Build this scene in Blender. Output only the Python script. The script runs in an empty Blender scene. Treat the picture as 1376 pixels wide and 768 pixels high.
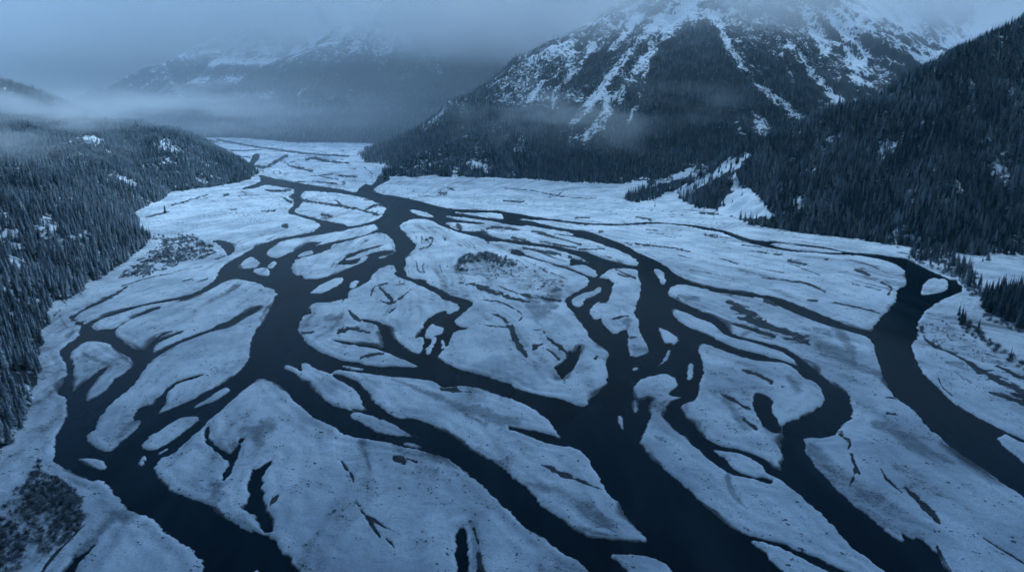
import bpy, bmesh, math, random
import numpy as np
from mathutils import Vector, Matrix

random.seed(7)
RNG = np.random.default_rng(11)
R = math.radians
S = bpy.context.scene
COL = S.collection

# ------------------------------------------------------------------ camera model (metres; drone 200 m above the river)
F, CU, CV, CH, PITCH = 930.0, 688.0, 384.0, 200.0, R(15.3)
SP, CP = math.sin(PITCH), math.cos(PITCH)

def ray(u, v):
    x = (np.asarray(u, float) - CU) / F
    y = -(np.asarray(v, float) - CV) / F
    return x, CP + y * SP, -SP + y * CP

def gp(u, v, z=0.0):                      # photo point -> point on the valley floor
    dx, dy, dz = ray(u, v)
    t = (CH - z) / -dz
    return dx * t, dy * t

def at(u, v, Y):                          # photo point at a known distance -> 3D point
    dx, dy, dz = ray(u, v)
    t = Y / dy
    return np.array([dx * t, Y, CH + dz * t])

def proj(X, Y, Z):
    yy = Y * CP - (Z - CH) * SP
    zz = Y * SP + (Z - CH) * CP
    yy = np.maximum(yy, 1.0)
    return CU + F * X / yy, CV - F * zz / yy

# ------------------------------------------------------------------ noise
def perlin(x, y, seed=0):
    r = np.random.default_rng(seed + 1000)
    perm = r.permutation(512)
    perm = np.concatenate([perm, perm])
    ang = r.random(512) * 2 * np.pi
    gx, gy = np.cos(ang), np.sin(ang)
    xi = np.floor(x).astype(np.int64); yi = np.floor(y).astype(np.int64)
    xf = x - xi; yf = y - yi
    u = xf * xf * xf * (xf * (xf * 6 - 15) + 10); v = yf * yf * yf * (yf * (yf * 6 - 15) + 10)
    def g(a, b, fx, fy):
        h = perm[(perm[(xi + a) & 511] + yi + b) & 511]
        return gx[h] * fx + gy[h] * fy
    n0 = g(0, 0, xf, yf) * (1 - u) + g(1, 0, xf - 1, yf) * u
    n1 = g(0, 1, xf, yf - 1) * (1 - u) + g(1, 1, xf - 1, yf - 1) * u
    return (n0 * (1 - v) + n1 * v) * 1.4

def fbm(x, y, lam, octv=4, seed=0, gain=0.5):
    out = 0; a = 1.0; f = 1.0 / lam
    for o in range(octv):
        out = out + a * perlin(x * f, y * f, seed + o * 17)
        a *= gain; f *= 2.03
    return out

def sstep(a, b, x):
    t = np.clip((x - a) / (b - a), 0, 1)
    return t * t * (3 - 2 * t)

# ------------------------------------------------------------------ traced river plan (each tile has its own origin and scale)
T = dict(A=(0, 568, 3.84), B=(344, 568, 3.84), C=(688, 568, 3.84), D=(1032, 568, 3.84),
         E=(0, 380, 3.84), F=(344, 380, 3.84), G=(688, 380, 3.84), H=(1032, 380, 3.84),
         I=(160, 170, 3.34), J=(400, 220, 4.267), K=(680, 220, 4.267), L=(960, 240, 3.2),
         S=(580, 320, 5.486), U=(150, 260, 5.906), V=(1220, 400, 5.487), P=(0, 0, 1.0))

def pts(s):
    t, rest = s.split(':')
    u0, v0, k = T[t]
    out = []
    for p in rest.split():
        n = [float(q) for q in p.split(',')]
        out.append([u0 + n[0] / k, v0 + n[1] / k] + [w / k for w in n[2:]])
    return np.array(out)

def chaikin(P, n=1, closed=True):
    for _ in range(n):
        Q = np.roll(P, -1, axis=0) if closed else P[1:]
        A = P if closed else P[:-1]
        N = np.empty((2 * len(A), P.shape[1]))
        N[0::2] = A * .75 + Q * .25
        N[1::2] = A * .25 + Q * .75
        P = N if closed else np.vstack([P[:1], N, P[-1:]])
    return P

WATER = """
E:1165,-20 1085,0 1040,35 960,70 870,85 760,105 660,130 560,165 480,195 440,215 410,240 412,280 340,320 305,355 330,400 345,450 340,490 290,570 345,600 348,650 330,720 295,790 465,790 520,690 550,640 600,600 680,540 730,470 770,410 830,370 900,325 1000,285 1100,250 1180,235 1250,190 1340,140 1340,118 1250,160 1190,195 1130,215 1080,245 1000,270 900,310 830,345 790,365 780,355 800,320 860,290 950,255 940,248 850,280 800,305 830,275 900,250 830,265 790,300 760,330 745,355 700,350 640,310 585,270 600,235 660,200 740,165 830,130 820,120 760,140 700,170 640,205 585,240 540,238 490,248 470,230 490,200 560,175 660,145 760,118 880,98 970,78 1060,42 1120,15 1175,-20
E:1340,230 1295,280 1285,350 1280,410 1230,465 1160,510 1090,550 1000,605 900,645 820,680 800,682 840,640 855,590 885,545 930,515 1000,500 1050,475 1020,480 960,495 900,515 850,550 815,600 800,635 720,645 695,680 680,720 740,705 680,790 780,790 880,725 950,695 1030,690 1040,700 990,745 960,790 1000,790 1040,745 1100,690 1180,620 1260,550 1340,500
A:330,-20 310,40 285,90 275,180 290,215 350,250 430,275 480,300 510,290 545,310 600,380 650,430 680,460 760,480 830,540 900,590 960,640 1010,670 1050,720 1060,800 1340,800 1340,590 1290,570 1220,530 1150,480 1070,430 980,390 890,350 840,315 800,270 800,215 830,180 880,170 940,120 990,70 1090,-20 1030,-20 960,50 860,110 800,145 740,140 740,110 780,60 870,10 905,-20 740,-20 690,40 620,110 580,150 520,150 470,115 445,75 470,30 505,-20
A:1062,30 1080,20 1075,80 1105,120 1180,165 1215,140 1240,80 1255,85 1230,160 1205,230 1160,300 1140,295 1185,215 1165,185 1100,135 1055,85
A:1350,255 1270,310 1300,370 1280,400 1250,440 1280,470 1350,470
B:-20,240 0,250 80,190 90,200 30,270 5,320 20,360 40,420 70,490 85,560 65,568 20,540 0,470 -20,470
A:300,800 360,720 440,660 500,620 480,665 420,715 380,800
B:-20,563 0,568 60,590 100,620 100,645 150,690 200,730 255,800 -20,800
B:330,-20 440,30 520,80 600,90 680,105 780,130 880,150 960,175 1020,205 1080,250 1150,310 1220,380 1340,485 1340,280 1250,220 1150,160 1060,100 960,40 860,-5 820,-20 690,-20 740,20 790,40 840,55 865,78 800,75 690,70 610,45 560,10 510,-20
B:1036,548 1072,528 1098,552 1092,640 1102,800 1038,800 1028,650
C:225,-20 225,40 250,70 245,84 180,60 110,40 0,20 -20,18 -20,36 0,42 80,65 200,110 260,120 330,130 370,165 420,240 460,300 490,350 540,410 600,480 660,560 715,625 600,610 480,605 400,590 320,550 260,510 190,465 150,430 100,370 60,320 0,285 -20,270 -20,460 60,530 150,590 260,670 350,720 440,800 620,800 540,720 490,680 600,675 700,690 760,710 810,740 850,800 1340,800 1340,690 1285,655 1230,607 1340,628 1340,605 1220,580 1130,535 1070,485 1000,430 900,345 820,275 740,195 680,125 655,95 680,40 710,-20
C:810,-20 870,40 930,110 1000,180 1060,230 1130,270 1200,285 1340,318 1340,295 1260,280 1180,260 1130,230 1100,190 1060,160 1030,140 1090,145 1180,160 1260,190 1340,255 1340,212 1280,180 1200,145 1100,130 1020,100 970,50 925,-20
D:95,-20 75,60 65,120 70,180 80,255 0,215 -20,205 -20,250 60,290 110,330 170,380 260,450 330,530 390,590 450,650 540,710 650,800 940,800 890,690 850,650 800,600 760,590 740,600 680,555 700,615 660,590 570,530 470,450 380,370 300,290 240,220 200,160 195,120 165,80 170,45 230,45 280,35 350,10 410,-20
D:780,-20 850,50 920,110 1000,170 1080,220 1180,290 1270,350 1340,395 1340,235 1280,180 1220,130 1160,70 1120,30 1130,10 1220,60 1340,115 1340,97 1250,55 1150,5 1100,-20
D:-20,602 60,620 150,660 230,690 330,735 440,790 330,790 250,740 160,690 60,645 -20,622
D:-20,680 50,730 115,800 -20,800
F:110,-20 115,45 90,90 65,150 30,205 -20,250 -20,510 20,495 90,505 130,530 160,570 180,600 240,650 320,705 400,740 470,800 630,800 560,755 500,700 488,672 560,668 440,650 380,620 320,580 270,530 225,490 200,460 150,445 145,430 180,430 235,465 245,450 235,420 260,415 290,440 350,460 390,475 410,450 500,460 600,475 700,485 850,500 930,515 960,545 1010,540 1060,530 1130,540 1220,570 1340,610 1340,528 1250,505 1150,475 1050,445 960,405 925,385 960,350 1000,310 1010,260 1040,247 1095,240 1040,225 1015,200 1060,160 1110,125 1115,100 1080,85 1020,75 960,40 900,10 860,-20 810,-20 870,20 930,60 1000,95 1055,115 1050,140 990,165 990,140 930,155 880,190 850,250 810,295 850,280 870,300 850,370 800,355 750,320 720,290 700,270 690,225 640,205 580,190 540,185 560,205 620,215 640,240 635,260 655,290 660,340 600,325 530,315 450,300 370,288 450,317 540,328 620,342 690,365 750,395 820,420 865,436 780,437 640,435 550,420 460,405 380,380 310,350 260,310 215,260 215,230 235,180 255,165 290,160 265,120 310,100 380,70 440,50 490,35 520,10 550,-20
F:395,465 480,488 540,530 590,590 640,640 720,690 820,720 910,760 980,800 830,800 740,745 680,720 600,690 540,672 480,655 480,645 570,665 545,620 540,580 500,540 470,520 410,492
G:-20,525 60,560 150,585 245,597 300,615 350,635 380,635 400,600 450,560 495,500 500,440 480,415 495,380 490,350 440,320 400,280 380,240 340,190 310,150 280,115 275,90 300,65 360,35 430,10 420,-20 530,-20 510,60 500,85 420,110 395,145 410,180 440,195 472,165 458,200 490,240 530,270 590,235 605,260 595,310 600,340 620,385 680,375 715,355 700,320 670,270 655,220 655,190 630,160 640,130 665,50 665,-20 845,-20 810,25 805,60 830,80 900,115 980,150 1060,185 1100,210 1120,240 1150,270 1230,290 1340,318 1340,335 1240,310 1150,290 1100,275 1080,250 1050,215 980,190 900,160 825,130 830,165 870,205 940,245 1020,272 1100,317 1200,352 1340,384 1340,415 1200,390 1100,355 1000,315 965,320 960,360 985,400 985,470 970,520 960,580 930,610 890,625 875,650 900,690 940,730 970,790 890,800 790,710 785,670 800,620 850,600 885,587 840,590 800,580 810,563 850,545 855,520 830,480 790,465 720,480 650,510 625,545 630,590 660,610 700,590 725,600 710,630 715,680 690,730 660,790 250,800 215,740 150,680 80,630 -20,595
G:355,310 350,370 330,430 290,470 260,505 245,480 215,435 270,410 290,355 320,365
G:1245,570 1290,570 1340,600 1340,775 1290,720 1250,650
H:-20,590 10,597 25,620 20,660 50,720 65,750 60,772 30,775 -20,740
H:710,-20 715,20 665,40 660,100 600,165 555,220 540,250 480,245 380,210 280,165 220,140 100,90 0,65 -20,60 -20,92 60,110 140,140 230,185 350,225 450,260 530,285 545,330 560,400 600,490 640,570 660,600 740,650 800,720 860,790 1270,800 1150,730 1050,680 950,620 880,550 820,490 770,410 735,330 745,300 775,290 770,210 800,160 850,115 920,80 990,40 980,0 975,-20
H:-20,310 60,325 140,365 210,425 290,490 360,540 420,575 430,640 440,700 380,730 330,800 95,800 110,715 160,700 230,670 280,630 295,590 270,540 230,505 190,500 150,450 90,415 0,408 -20,408 -20,383 60,395 165,434 130,390 60,350 -20,333
I:622,212 680,230 760,245 850,260 930,272 1030,287 1030,302 930,292 840,285 800,290 815,320 825,345 790,375 790,390 860,405 930,425 1030,442 1030,470 960,475 900,480 840,490 760,510 720,520 680,545 655,575 690,590 720,590 780,560 810,545 860,515 900,520 870,545 950,530 930,555 860,585 800,590 775,620 770,650 790,670 830,665 835,700 900,690 1030,650 1030,685 930,710 860,735 870,746 940,745 1030,715 1030,790 690,790 715,745 650,715 590,695 520,685 470,700 430,725 350,760 280,785 260,775 350,740 420,705 440,670 460,635 500,600 560,570 620,535 700,505 780,490 870,475 905,450 890,430 830,410 770,395 755,380 790,350 780,325 760,315 790,295 800,285 740,275 660,260 620,275 560,285 550,277 600,262 640,245
I:410,515 450,508 500,520 520,540 510,570 485,585 480,560 450,530
I:600,125 626,118 634,140 606,168 588,184 584,172
J:-20,118 60,125 150,140 250,155 345,165 345,145 392,112 408,122 428,122 450,100 460,70 500,40 520,60 530,95 490,110 420,150 470,175 540,180 620,195 700,215 780,238 870,258 960,262 1060,265 1160,272 1310,294 1310,307 1180,290 1080,280 980,285 870,275 960,290 1060,305 1170,318 1310,327 1310,364 1200,350 1080,325 960,312 850,297 860,310 940,325 1080,340 1070,348 980,345 850,333 860,355 920,380 1000,390 1060,390 1060,405 1100,415 1180,435 1310,457 1310,470 1180,450 1100,445 1090,455 1060,430 960,405 860,375 800,345 770,325 700,318 640,320 600,345 580,365 610,390 640,425 690,475 640,515 615,545 615,640 680,665 740,685 800,720 870,755 920,790 850,790 760,725 680,690 600,660 545,635 565,620 560,590 540,580 480,595 430,640 390,690 320,720 240,745 180,790 -20,790 -20,665 20,650 50,685 120,660 200,640 280,600 370,570 410,535 375,532 330,578 240,582 228,570 280,530 340,500 420,480 510,460 480,472 380,505 300,540 270,556 330,548 420,510 500,498 560,493 540,515 460,538 480,545 565,512 555,450 520,410 480,393 420,405 340,430 260,450 200,465 190,490 120,510 60,530 -20,555 -20,540 60,510 100,490 20,497 40,470 110,455 150,438 90,475 150,460 240,440 340,420 430,390 465,375 450,345 400,355 300,375 180,400 60,420 -20,430 -20,412 60,400 130,375 145,355 100,325 40,305 -20,298 -20,287 60,300 150,325 240,350 220,367 300,358 380,345 460,320 490,295 510,265 495,242 450,225 400,200 300,180 180,165 60,155 20,165 15,190 -20,195
K:-20,273 80,290 200,310 330,325 450,340 600,345 700,343 840,333 960,342 1100,355 1200,372 1310,396 1310,416 1180,385 1060,362 960,350 840,345 700,355 560,358 430,350 300,335 180,325 130,320 50,318 130,325 240,355 380,380 460,385 560,420 650,450 740,500 830,545 930,590 980,640 1060,680 1150,705 1310,727 1310,747 1180,725 1100,710 1000,690 940,710 925,740 940,800 765,800 775,700 760,640 755,610 690,600 610,600 570,620 550,640 530,655 560,655 590,670 605,720 585,800 520,800 545,740 540,700 500,705 430,740 360,800 330,780 420,735 470,700 490,665 430,635 340,605 240,570 120,535 30,520 30,495 70,490 95,515 180,545 300,580 400,610 500,655 525,640 510,610 460,580 400,585 370,590 365,545 400,545 450,560 490,580 450,550 380,520 280,490 160,475 80,460 -20,444 -20,430 80,442 200,460 300,475 400,495 480,510 550,545 640,565 755,590 755,560 700,520 620,490 540,460 450,430 380,418 270,408 280,400 400,415 370,395 300,385 180,365 80,345 -20,338
L:-20,208 60,230 130,255 200,268 280,272 400,285 480,295 580,318 700,325 800,340 830,345 880,375 960,410 1030,440 1065,465 1060,490 1000,510 940,540 900,570 870,600 870,710 690,710 680,655 700,610 770,560 780,500 790,475 830,460 820,400 790,370 720,350 640,335 560,328 450,322 330,315 240,300 180,285 110,265 50,240 -20,220
L:-20,468 60,480 150,490 270,515 400,560 500,600 600,640 700,662 700,692 560,655 440,620 350,580 280,550 200,520 100,500 -20,488
"""
LAND = """
E:355,365 380,345 400,330 430,308 500,300 560,315 630,365 697,400 660,455 590,500 570,545 500,590 435,625 430,570 480,520 550,445 565,430 540,430 450,500 400,545 365,582 372,530 390,450 385,420 360,385
E:985,650 1060,605 1130,555 1180,540 1185,560 1120,605 1040,635
A:385,190 470,185 550,190 550,248 500,240 450,215
A:710,215 745,168 757,185 735,235
A:805,157 880,122 870,145 815,168
B:750,103 800,103 862,125 850,132 780,120
C:543,-20 580,-20 582,35 570,42 550,15
F:265,52 330,20 390,-20 450,-20 400,30 350,48
F:483,8 500,-8 540,-12 510,20 490,32
F:872,268 880,238 910,208 930,225 972,228 970,262 920,275 888,292
F:880,362 873,340 900,320 908,283 932,278 925,310 910,350 890,372
F:955,332 960,288 975,310 982,330 955,347
F:425,428 490,430 565,450 500,454
G:615,608 635,598 655,630 652,672 630,672 620,640
G:536,710 555,678 580,710 582,762 560,757
G:753,228 800,250 868,285 840,322 825,318 820,305 800,322 770,290 765,260
G:725,443 780,405 795,348 820,343 815,390 770,425
G:898,450 920,413 942,430 937,490 905,507
G:300,90 340,65 400,45 460,18 458,55 410,70 375,85 370,110 345,132 310,112
G:618,448 640,438 650,442 632,454
H:780,62 790,40 830,10 870,-20 930,-20 928,42 860,52
I:530,632 560,600 600,583 630,605 637,625 590,642 550,640
I:588,648 640,633 670,640 677,672 630,667
I:658,632 690,603 708,610 690,637
I:798,587 820,565 872,553 877,570 830,582
J:638,268 660,264 700,272 760,285 787,307 740,306 690,296
J:66,737 120,700 190,670 260,648 277,660 230,700 150,740 90,744
J:298,692 320,678 340,690 330,712 300,717
K:838,603 880,607 917,640 912,692 890,692 865,650
L:228,277 330,282 450,299 580,319 450,317 330,307 260,294
L:885,492 890,470 935,418 1000,450 1002,480 940,497 890,502
L:150,503 220,517 285,546 200,532
J:405,272 440,262 485,258 498,264 470,284 430,284
"""
# streaks of open lead, bare gravel and thin ice: points carry a width
LEADS = """
B:1125,555,22 1140,610,26 1150,640,10
B:1150,690,20 1160,790,44
E:655,28,16 600,65,14 520,100,16 430,145,16 385,175,20 370,192,30 400,208,22 432,226,26
A:215,790,8 270,710,8 350,630,9 440,540,6
B:515,410,6 530,445,18 570,490,16 600,540,14 640,598,10
B:570,485,10 650,538,14 700,570,8 742,592,3
B:672,606,8 695,630,22 712,655,8
B:440,205,16 460,240,22 500,285,12 503,318,4
B:712,190,20 735,195,40 765,205,22
B:780,190,10 825,205,12
B:70,440,6 100,405,22 118,380,6
C:152,228,6 200,245,18 230,265,34 300,288,26 380,320,14 470,355,4
D:705,342,8 740,370,24 780,410,32 820,460,34 860,505,32 880,530,14
D:430,180,20 452,235,18 470,270,10
D:350,40,12 380,80,30 430,110,30 410,150,8
D:580,250,6 610,300,16 640,330,12 690,372,5
D:450,250,20 440,290,14 420,325,5
D:650,220,4 715,235,8
D:1110,600,5 1200,660,10 1321,735,12
D:870,650,14 900,710,18 940,780,12
F:425,265,20 432,245,24 520,242,18 580,258,14
F:540,392,14 600,380,20 660,374,8
F:595,72,8 598,42,14 625,18,10 680,8,6
F:640,95,5 690,116,14 745,86,9 800,44,6
F:690,158,12 718,134,7
F:705,22,6 760,15,8
F:440,110,8 470,70,4
F:480,150,14 500,185,14 540,195,16
F:210,262,12 290,262,16 300,258,4
F:960,550,20 1010,555,36 1060,565,18 1110,565,8
F:630,25,8 700,90,20
G:0,220,10 20,300,30 45,340,30 75,385,14
G:130,245,16 170,260,18
G:160,265,8 210,310,18 280,365,14
G:110,350,10 130,330,34 155,322,10
G:180,350,6 240,395,16
G:860,-20,20 1000,30,16 1150,62,14 1340,80,12
G:1130,95,8 1170,125,40 1240,175,36 1340,228,18
G:1130,212,12 1230,240,24 1340,275,24
G:850,80,6 900,120,10 960,140,5
G:1080,578,6 1150,610,14 1230,660,10
G:1190,455,8 1250,475,16 1340,520,14
G:1200,715,16 1250,750,24
G:500,195,6 545,185,12 600,175,6
G:430,395,14 440,385,14
G:600,290,14 650,290,10
H:-20,215,22 80,250,24 180,290,26
H:200,95,6 260,105,6
H:340,105,4 450,130,8 570,162,6
H:-20,100,22 60,118,18
H:170,2,10 220,15,14 288,50,8
H:430,8,5 580,45,8
H:580,-5,8 640,30,10
H:605,598,8 662,606,10
H:640,30,8 620,65,12
H:795,235,18 790,265,16 830,315,18 920,362,16 1010,405,16 1080,440,12
H:1020,415,20 1080,455,40 1150,490,48 1250,545,56 1340,600,56
H:1140,575,8 1230,595,26 1340,640,30
H:870,470,4 890,540,8 950,590,6
H:970,470,6 1010,510,6
H:1180,435,10 1270,480,10 1330,500,12
H:610,680,8 655,684,10
H:-20,265,20 30,280,22
I:380,58,10 440,72,10
I:440,60,9 540,80,9 640,97,10 740,110,10 860,125,10 1030,135,8
I:600,178,14 660,187,16 700,160,16 750,135,16
I:420,95,6 520,112,7 640,105,5
I:760,178,10 820,190,12 860,200,8
I:840,150,14 870,138,14 930,160,12 1030,165,8
I:470,130,6 590,140,6
I:880,250,6 960,258,8
I:860,225,4 960,215,4
I:120,412,4 200,392,10 225,385,4
I:235,358,8 300,338,5 400,308,4
I:640,386,10 700,378,8
I:735,452,16 755,452,16
I:728,318,8 772,340,14
I:660,288,8 710,293,12 770,287,10
I:815,335,6 900,345,10 1020,360,8
I:470,312,10 490,308,10
I:500,378,8 525,375,8
I:910,400,8 950,405,14
U:80,745,6 250,690,4 380,662,12 470,645,9 580,610,7 720,590,5
U:560,708,8 640,688,16
U:660,718,8 760,690,10
U:820,525,12 900,500,8
J:5,168,10 0,215,18 5,250,14
J:15,205,9 100,225,11 220,245,12 340,260,12 400,278,16 460,297,18
J:385,270,16 440,242,18 490,236,12
J:215,210,6 245,235,10
J:140,295,20 190,300,16
J:100,70,5 180,85,8 240,95,5
J:85,105,6 220,117,8
J:-10,105,8 40,107,8
J:230,70,10 340,78,12
J:0,25,8 80,45,14
J:380,20,4 430,60,6
J:380,208,10 420,210,8
J:730,440,10 780,425,14 760,480,10 700,490,8
J:830,425,8 850,435,12 840,445,8
J:930,685,12 1060,715,26 1200,768,28
J:1085,380,14 1120,365,18 1200,375,16 1270,385,12
J:1230,425,10 1300,440,14
J:920,355,26 940,380,20
J:1060,395,30 1085,430,40 1090,450,20
J:1220,505,24 1280,515,30
J:860,140,10 900,155,12
J:810,170,16 850,172,18
J:1180,218,8 1300,222,8
J:700,190,4 800,192,4
S:210,330,10 280,345,24 400,390,26 520,430,26 640,465,24 720,480,14
S:380,462,8 440,468,18 540,490,14 600,525,10 680,580,12 640,622,8
S:450,568,10 520,590,16 550,640,30 590,680,30 600,740,28
S:350,645,8 400,658,14 550,665,16
S:470,355,5 600,405,8 700,445,9 800,450,14 950,465,18
S:620,420,8 720,430,8 820,445,8
S:780,210,8 850,260,12
S:875,265,10 980,305,8
S:690,80,10 760,95,22 850,105,22 950,125,18
S:1020,150,30 1060,180,36 1110,165,16
S:760,685,14 830,690,16
S:830,715,10 900,768,16
K:195,450,6 300,470,14 400,485,10
K:100,485,14 200,505,26 310,525,14
K:145,395,10 200,400,22 300,430,14 430,470,10
K:420,495,8 520,500,8
K:530,490,20 560,492,16
K:30,430,6 140,450,8
K:740,462,8 850,475,10 960,490,9 1055,512,6
K:1225,548,8 1290,565,8
K:630,610,8 740,660,16
K:640,635,8 700,655,16
K:1140,408,10 1210,425,14
K:535,392,10 555,392,10
K:800,382,4 880,388,6
K:810,403,5 900,405,5
K:1050,610,4 1260,650,5
K:1180,450,5 1260,458,6
K:390,315,8 480,315,8
K:-10,220,6 100,228,6
K:-10,145,5 150,155,5 250,180,8 380,200,4 520,205,3
K:250,175,8 290,190,10 330,160,3
K:740,310,6 830,325,9
K:680,455,5 720,465,5
K:-10,375,14 60,385,14
K:1110,285,12 1180,290,14 1290,296,6
L:205,428,5 330,445,8 400,455,8 475,492,6
L:20,346,5 100,372,7
L:155,313,5 290,332,7
L:590,458,4 715,483,6
L:505,538,4 600,552,7 710,583,6
L:715,450,8 765,474,10
L:605,398,14 640,406,26 665,418,10
L:315,368,5 450,420,5
L:320,355,16 390,372,18
L:120,290,6 200,297,8
L:470,350,8 485,352,8
L:60,530,20 120,580,40 200,630,30 300,670,30 400,700,30
L:80,625,8 150,640,14 250,680,16
L:400,525,8 440,532,8
"""
GREY = """
B:1120,540,60 1140,640,70 1150,790,80
B:540,100,40 560,150,44 575,200,34 588,255,20
D:590,10,40 680,70,60 780,130,70 880,180,60 960,215,20
D:240,150,80 300,230,70 340,290,50
C:1110,290,24 1130,370,26 1160,410,24 1210,460,14
C:60,320,20 200,350,60 350,420,70 480,520,60
C:380,490,6 450,520,16 540,570,8
A:700,465,50 600,470,60 540,540,50 500,600,40 400,690,40
A:1120,330,90 1110,400,60
A:1320,60,70 1330,110,60
B:0,60,110 60,10,60
F:700,505,10 800,540,20 860,570,30 950,600,34 1050,650,50 1150,685,50 1340,740,44
F:1080,690,20 1180,740,30
F:30,730,60 80,760,60
F:440,180,40 360,190,30
G:80,90,40 130,130,70 140,190,50 230,50,60
G:860,75,20 960,90,30
G:580,210,20 610,190,30 600,230,20
G:1100,610,50 1150,680,40 1200,760,60
G:630,350,40 690,350,30
H:160,280,30 260,310,60 340,370,90 430,430,60 520,470,20
H:240,245,20 320,270,30
H:150,560,60 110,500,30
H:560,735,50 640,760,60
H:330,230,30 400,300,50 440,390,40
H:920,415,20 1000,430,30
C:740,80,24 770,100,20
L:880,425,30 900,440,40 880,410,30
L:100,690,20 180,640,20
S:700,500,40 750,560,50 790,600,40 920,510,40
S:180,260,16 320,290,20
E:320,200,20 345,240,16
E:350,280,30 380,260,20
E:430,370,14 480,400,20 550,420,26 570,440,30
V:280,480,20 370,520,40 440,545,30
V:390,580,8 460,640,20
"""

WPOLY = [chaikin(pts(s)[:, :2]) for s in WATER.strip().splitlines()]
LPOLY = [chaikin(pts(s)[:, :2], 2) for s in LAND.strip().splitlines()]

# ------------------------------------------------------------------ valley floor lattice
vs_ = np.concatenate([np.linspace(168, 240, 110, endpoint=False), np.linspace(240, 800, 640)])
us_ = np.concatenate([np.linspace(-900, -60, 60, endpoint=False), np.linspace(-60, 1436, 1320), np.linspace(1436, 2300, 61)[1:]])
UU, VV = np.meshgrid(us_, vs_)
GX, GY = gp(UU, VV)
SH = np.full(UU.shape, 45.0)              # signed distance to the water's edge, metres

def sl(arr, lo, hi):
    a = np.searchsorted(arr, lo); b = np.searchsorted(arr, hi)
    return slice(max(a - 1, 0), min(b + 1, len(arr)))

def poly_sd(P):
    """signed distance (negative inside) to polygon P, as an array over a lattice window"""
    lo = P.min(0); hi = P.max(0)
    dv = 26; du = 100
    rs, cs = sl(vs_, lo[1] - dv, hi[1] + dv), sl(us_, lo[0] - du, hi[0] + du)
    D = np.full(UU[rs, cs].shape, 45.0)
    r0, c0 = rs.start, cs.start
    wx, wy = gp(P[:, 0], P[:, 1])
    n = len(P)
    inside = np.zeros(D.shape, bool)
    ru, rv = us_[cs], vs_[rs]
    for i in range(n):
        j = (i + 1) % n
        sc = max((max(P[i, 1], P[j, 1]) - 120) / 640, .08)
        mu = 110 * sc + 3; mv = 60 * sc * sc + 2.5
        a, b = sl(vs_, min(P[i, 1], P[j, 1]) - mv, max(P[i, 1], P[j, 1]) + mv), sl(us_, min(P[i, 0], P[j, 0]) - mu, max(P[i, 0], P[j, 0]) + mu)
        X, Y = GX[a, b], GY[a, b]
        ex, ey = wx[j] - wx[i], wy[j] - wy[i]
        t = np.clip(((X - wx[i]) * ex + (Y - wy[i]) * ey) / (ex * ex + ey * ey + 1e-9), 0, 1)
        d = np.hypot(X - wx[i] - t * ex, Y - wy[i] - t * ey)
        A = slice(max(a.start, r0) - r0, min(a.stop, rs.stop) - r0); B = slice(max(b.start, c0) - c0, min(b.stop, cs.stop) - c0)
        dd = d[max(r0 - a.start, 0):, max(c0 - b.start, 0):]
        dd = dd[:A.stop - A.start, :B.stop - B.start]
        D[A, B] = np.minimum(D[A, B], dd)
        # crossing test for the rows this edge spans
        y0, y1 = P[i, 1], P[j, 1]
        if y0 != y1:
            rows = np.where((rv >= min(y0, y1)) & (rv < max(y0, y1)))[0]
            if len(rows):
                xc = P[i, 0] + (rv[rows] - y0) / (y1 - y0) * (P[j, 0] - P[i, 0])
                inside[rows] ^= ru[None, :] < xc[:, None]
    return rs, cs, np.where(inside, -D, D)

def stroke_poly(Q):
    """outline of a tapered stroke (photo points with a width across)"""
    Q = chaikin(Q, 2, False)
    d = np.gradient(Q[:, :2], axis=0)
    n = np.stack([-d[:, 1], d[:, 0]], 1); n /= np.linalg.norm(n, axis=1)[:, None] + 1e-9
    h = Q[:, 2:3] / 2
    return np.vstack([Q[:, :2] + n * h, (Q[:, :2] - n * h)[::-1]])

for P in WPOLY:
    rs, cs, D = poly_sd(P); SH[rs, cs] = np.minimum(SH[rs, cs], D)
for P in LPOLY:
    rs, cs, D = poly_sd(P); SH[rs, cs] = np.maximum(SH[rs, cs], -D)

jag = fbm(GX, GY, 9, 4, 3) * 1.35 + fbm(GX, GY, 34, 3, 8) * 1.8 + fbm(GX, GY, 3.2, 2, 5) * .9
jag *= np.clip(GY / 700, .75, 1.6)
SHN = SH + jag * np.exp(-np.abs(SH) / 8)

def stroke_mask(lines, soft, amp, lam, seed):
    M = np.zeros(UU.shape)
    n1 = amp * (.9 * fbm(GX, GY, lam, 4, seed) + .9 * perlin(TW * 3.1, RR / 55, seed + 3) + .5 * perlin(TW * 8, RR / 30, seed + 4))
    for s in lines.strip().splitlines():
        Q = chaikin(pts(s), 2, False)
        w = Q[:, 2].max()
        rs, cs = sl(vs_, Q[:, 1].min() - w, Q[:, 1].max() + w), sl(us_, Q[:, 0].min() - w, Q[:, 0].max() + w)
        X, Y = UU[rs, cs], VV[rs, cs]
        best = np.full(X.shape, 9.0)
        for i in range(len(Q) - 1):
            e = Q[i + 1] - Q[i]
            t = np.clip(((X - Q[i, 0]) * e[0] + (Y - Q[i, 1]) * e[1]) / (e[0] ** 2 + e[1] ** 2 + 1e-9), 0, 1)
            r = np.maximum((Q[i, 2] + t * e[2]) / 2, .45)
            best = np.minimum(best, np.hypot(X - Q[i, 0] - t * e[0], Y - Q[i, 1] - t * e[1]) / r)
        M[rs, cs] = np.maximum(M[rs, cs], 1 - sstep(1 - soft, 1 + soft, best + n1[rs, cs]))
    return M

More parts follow.
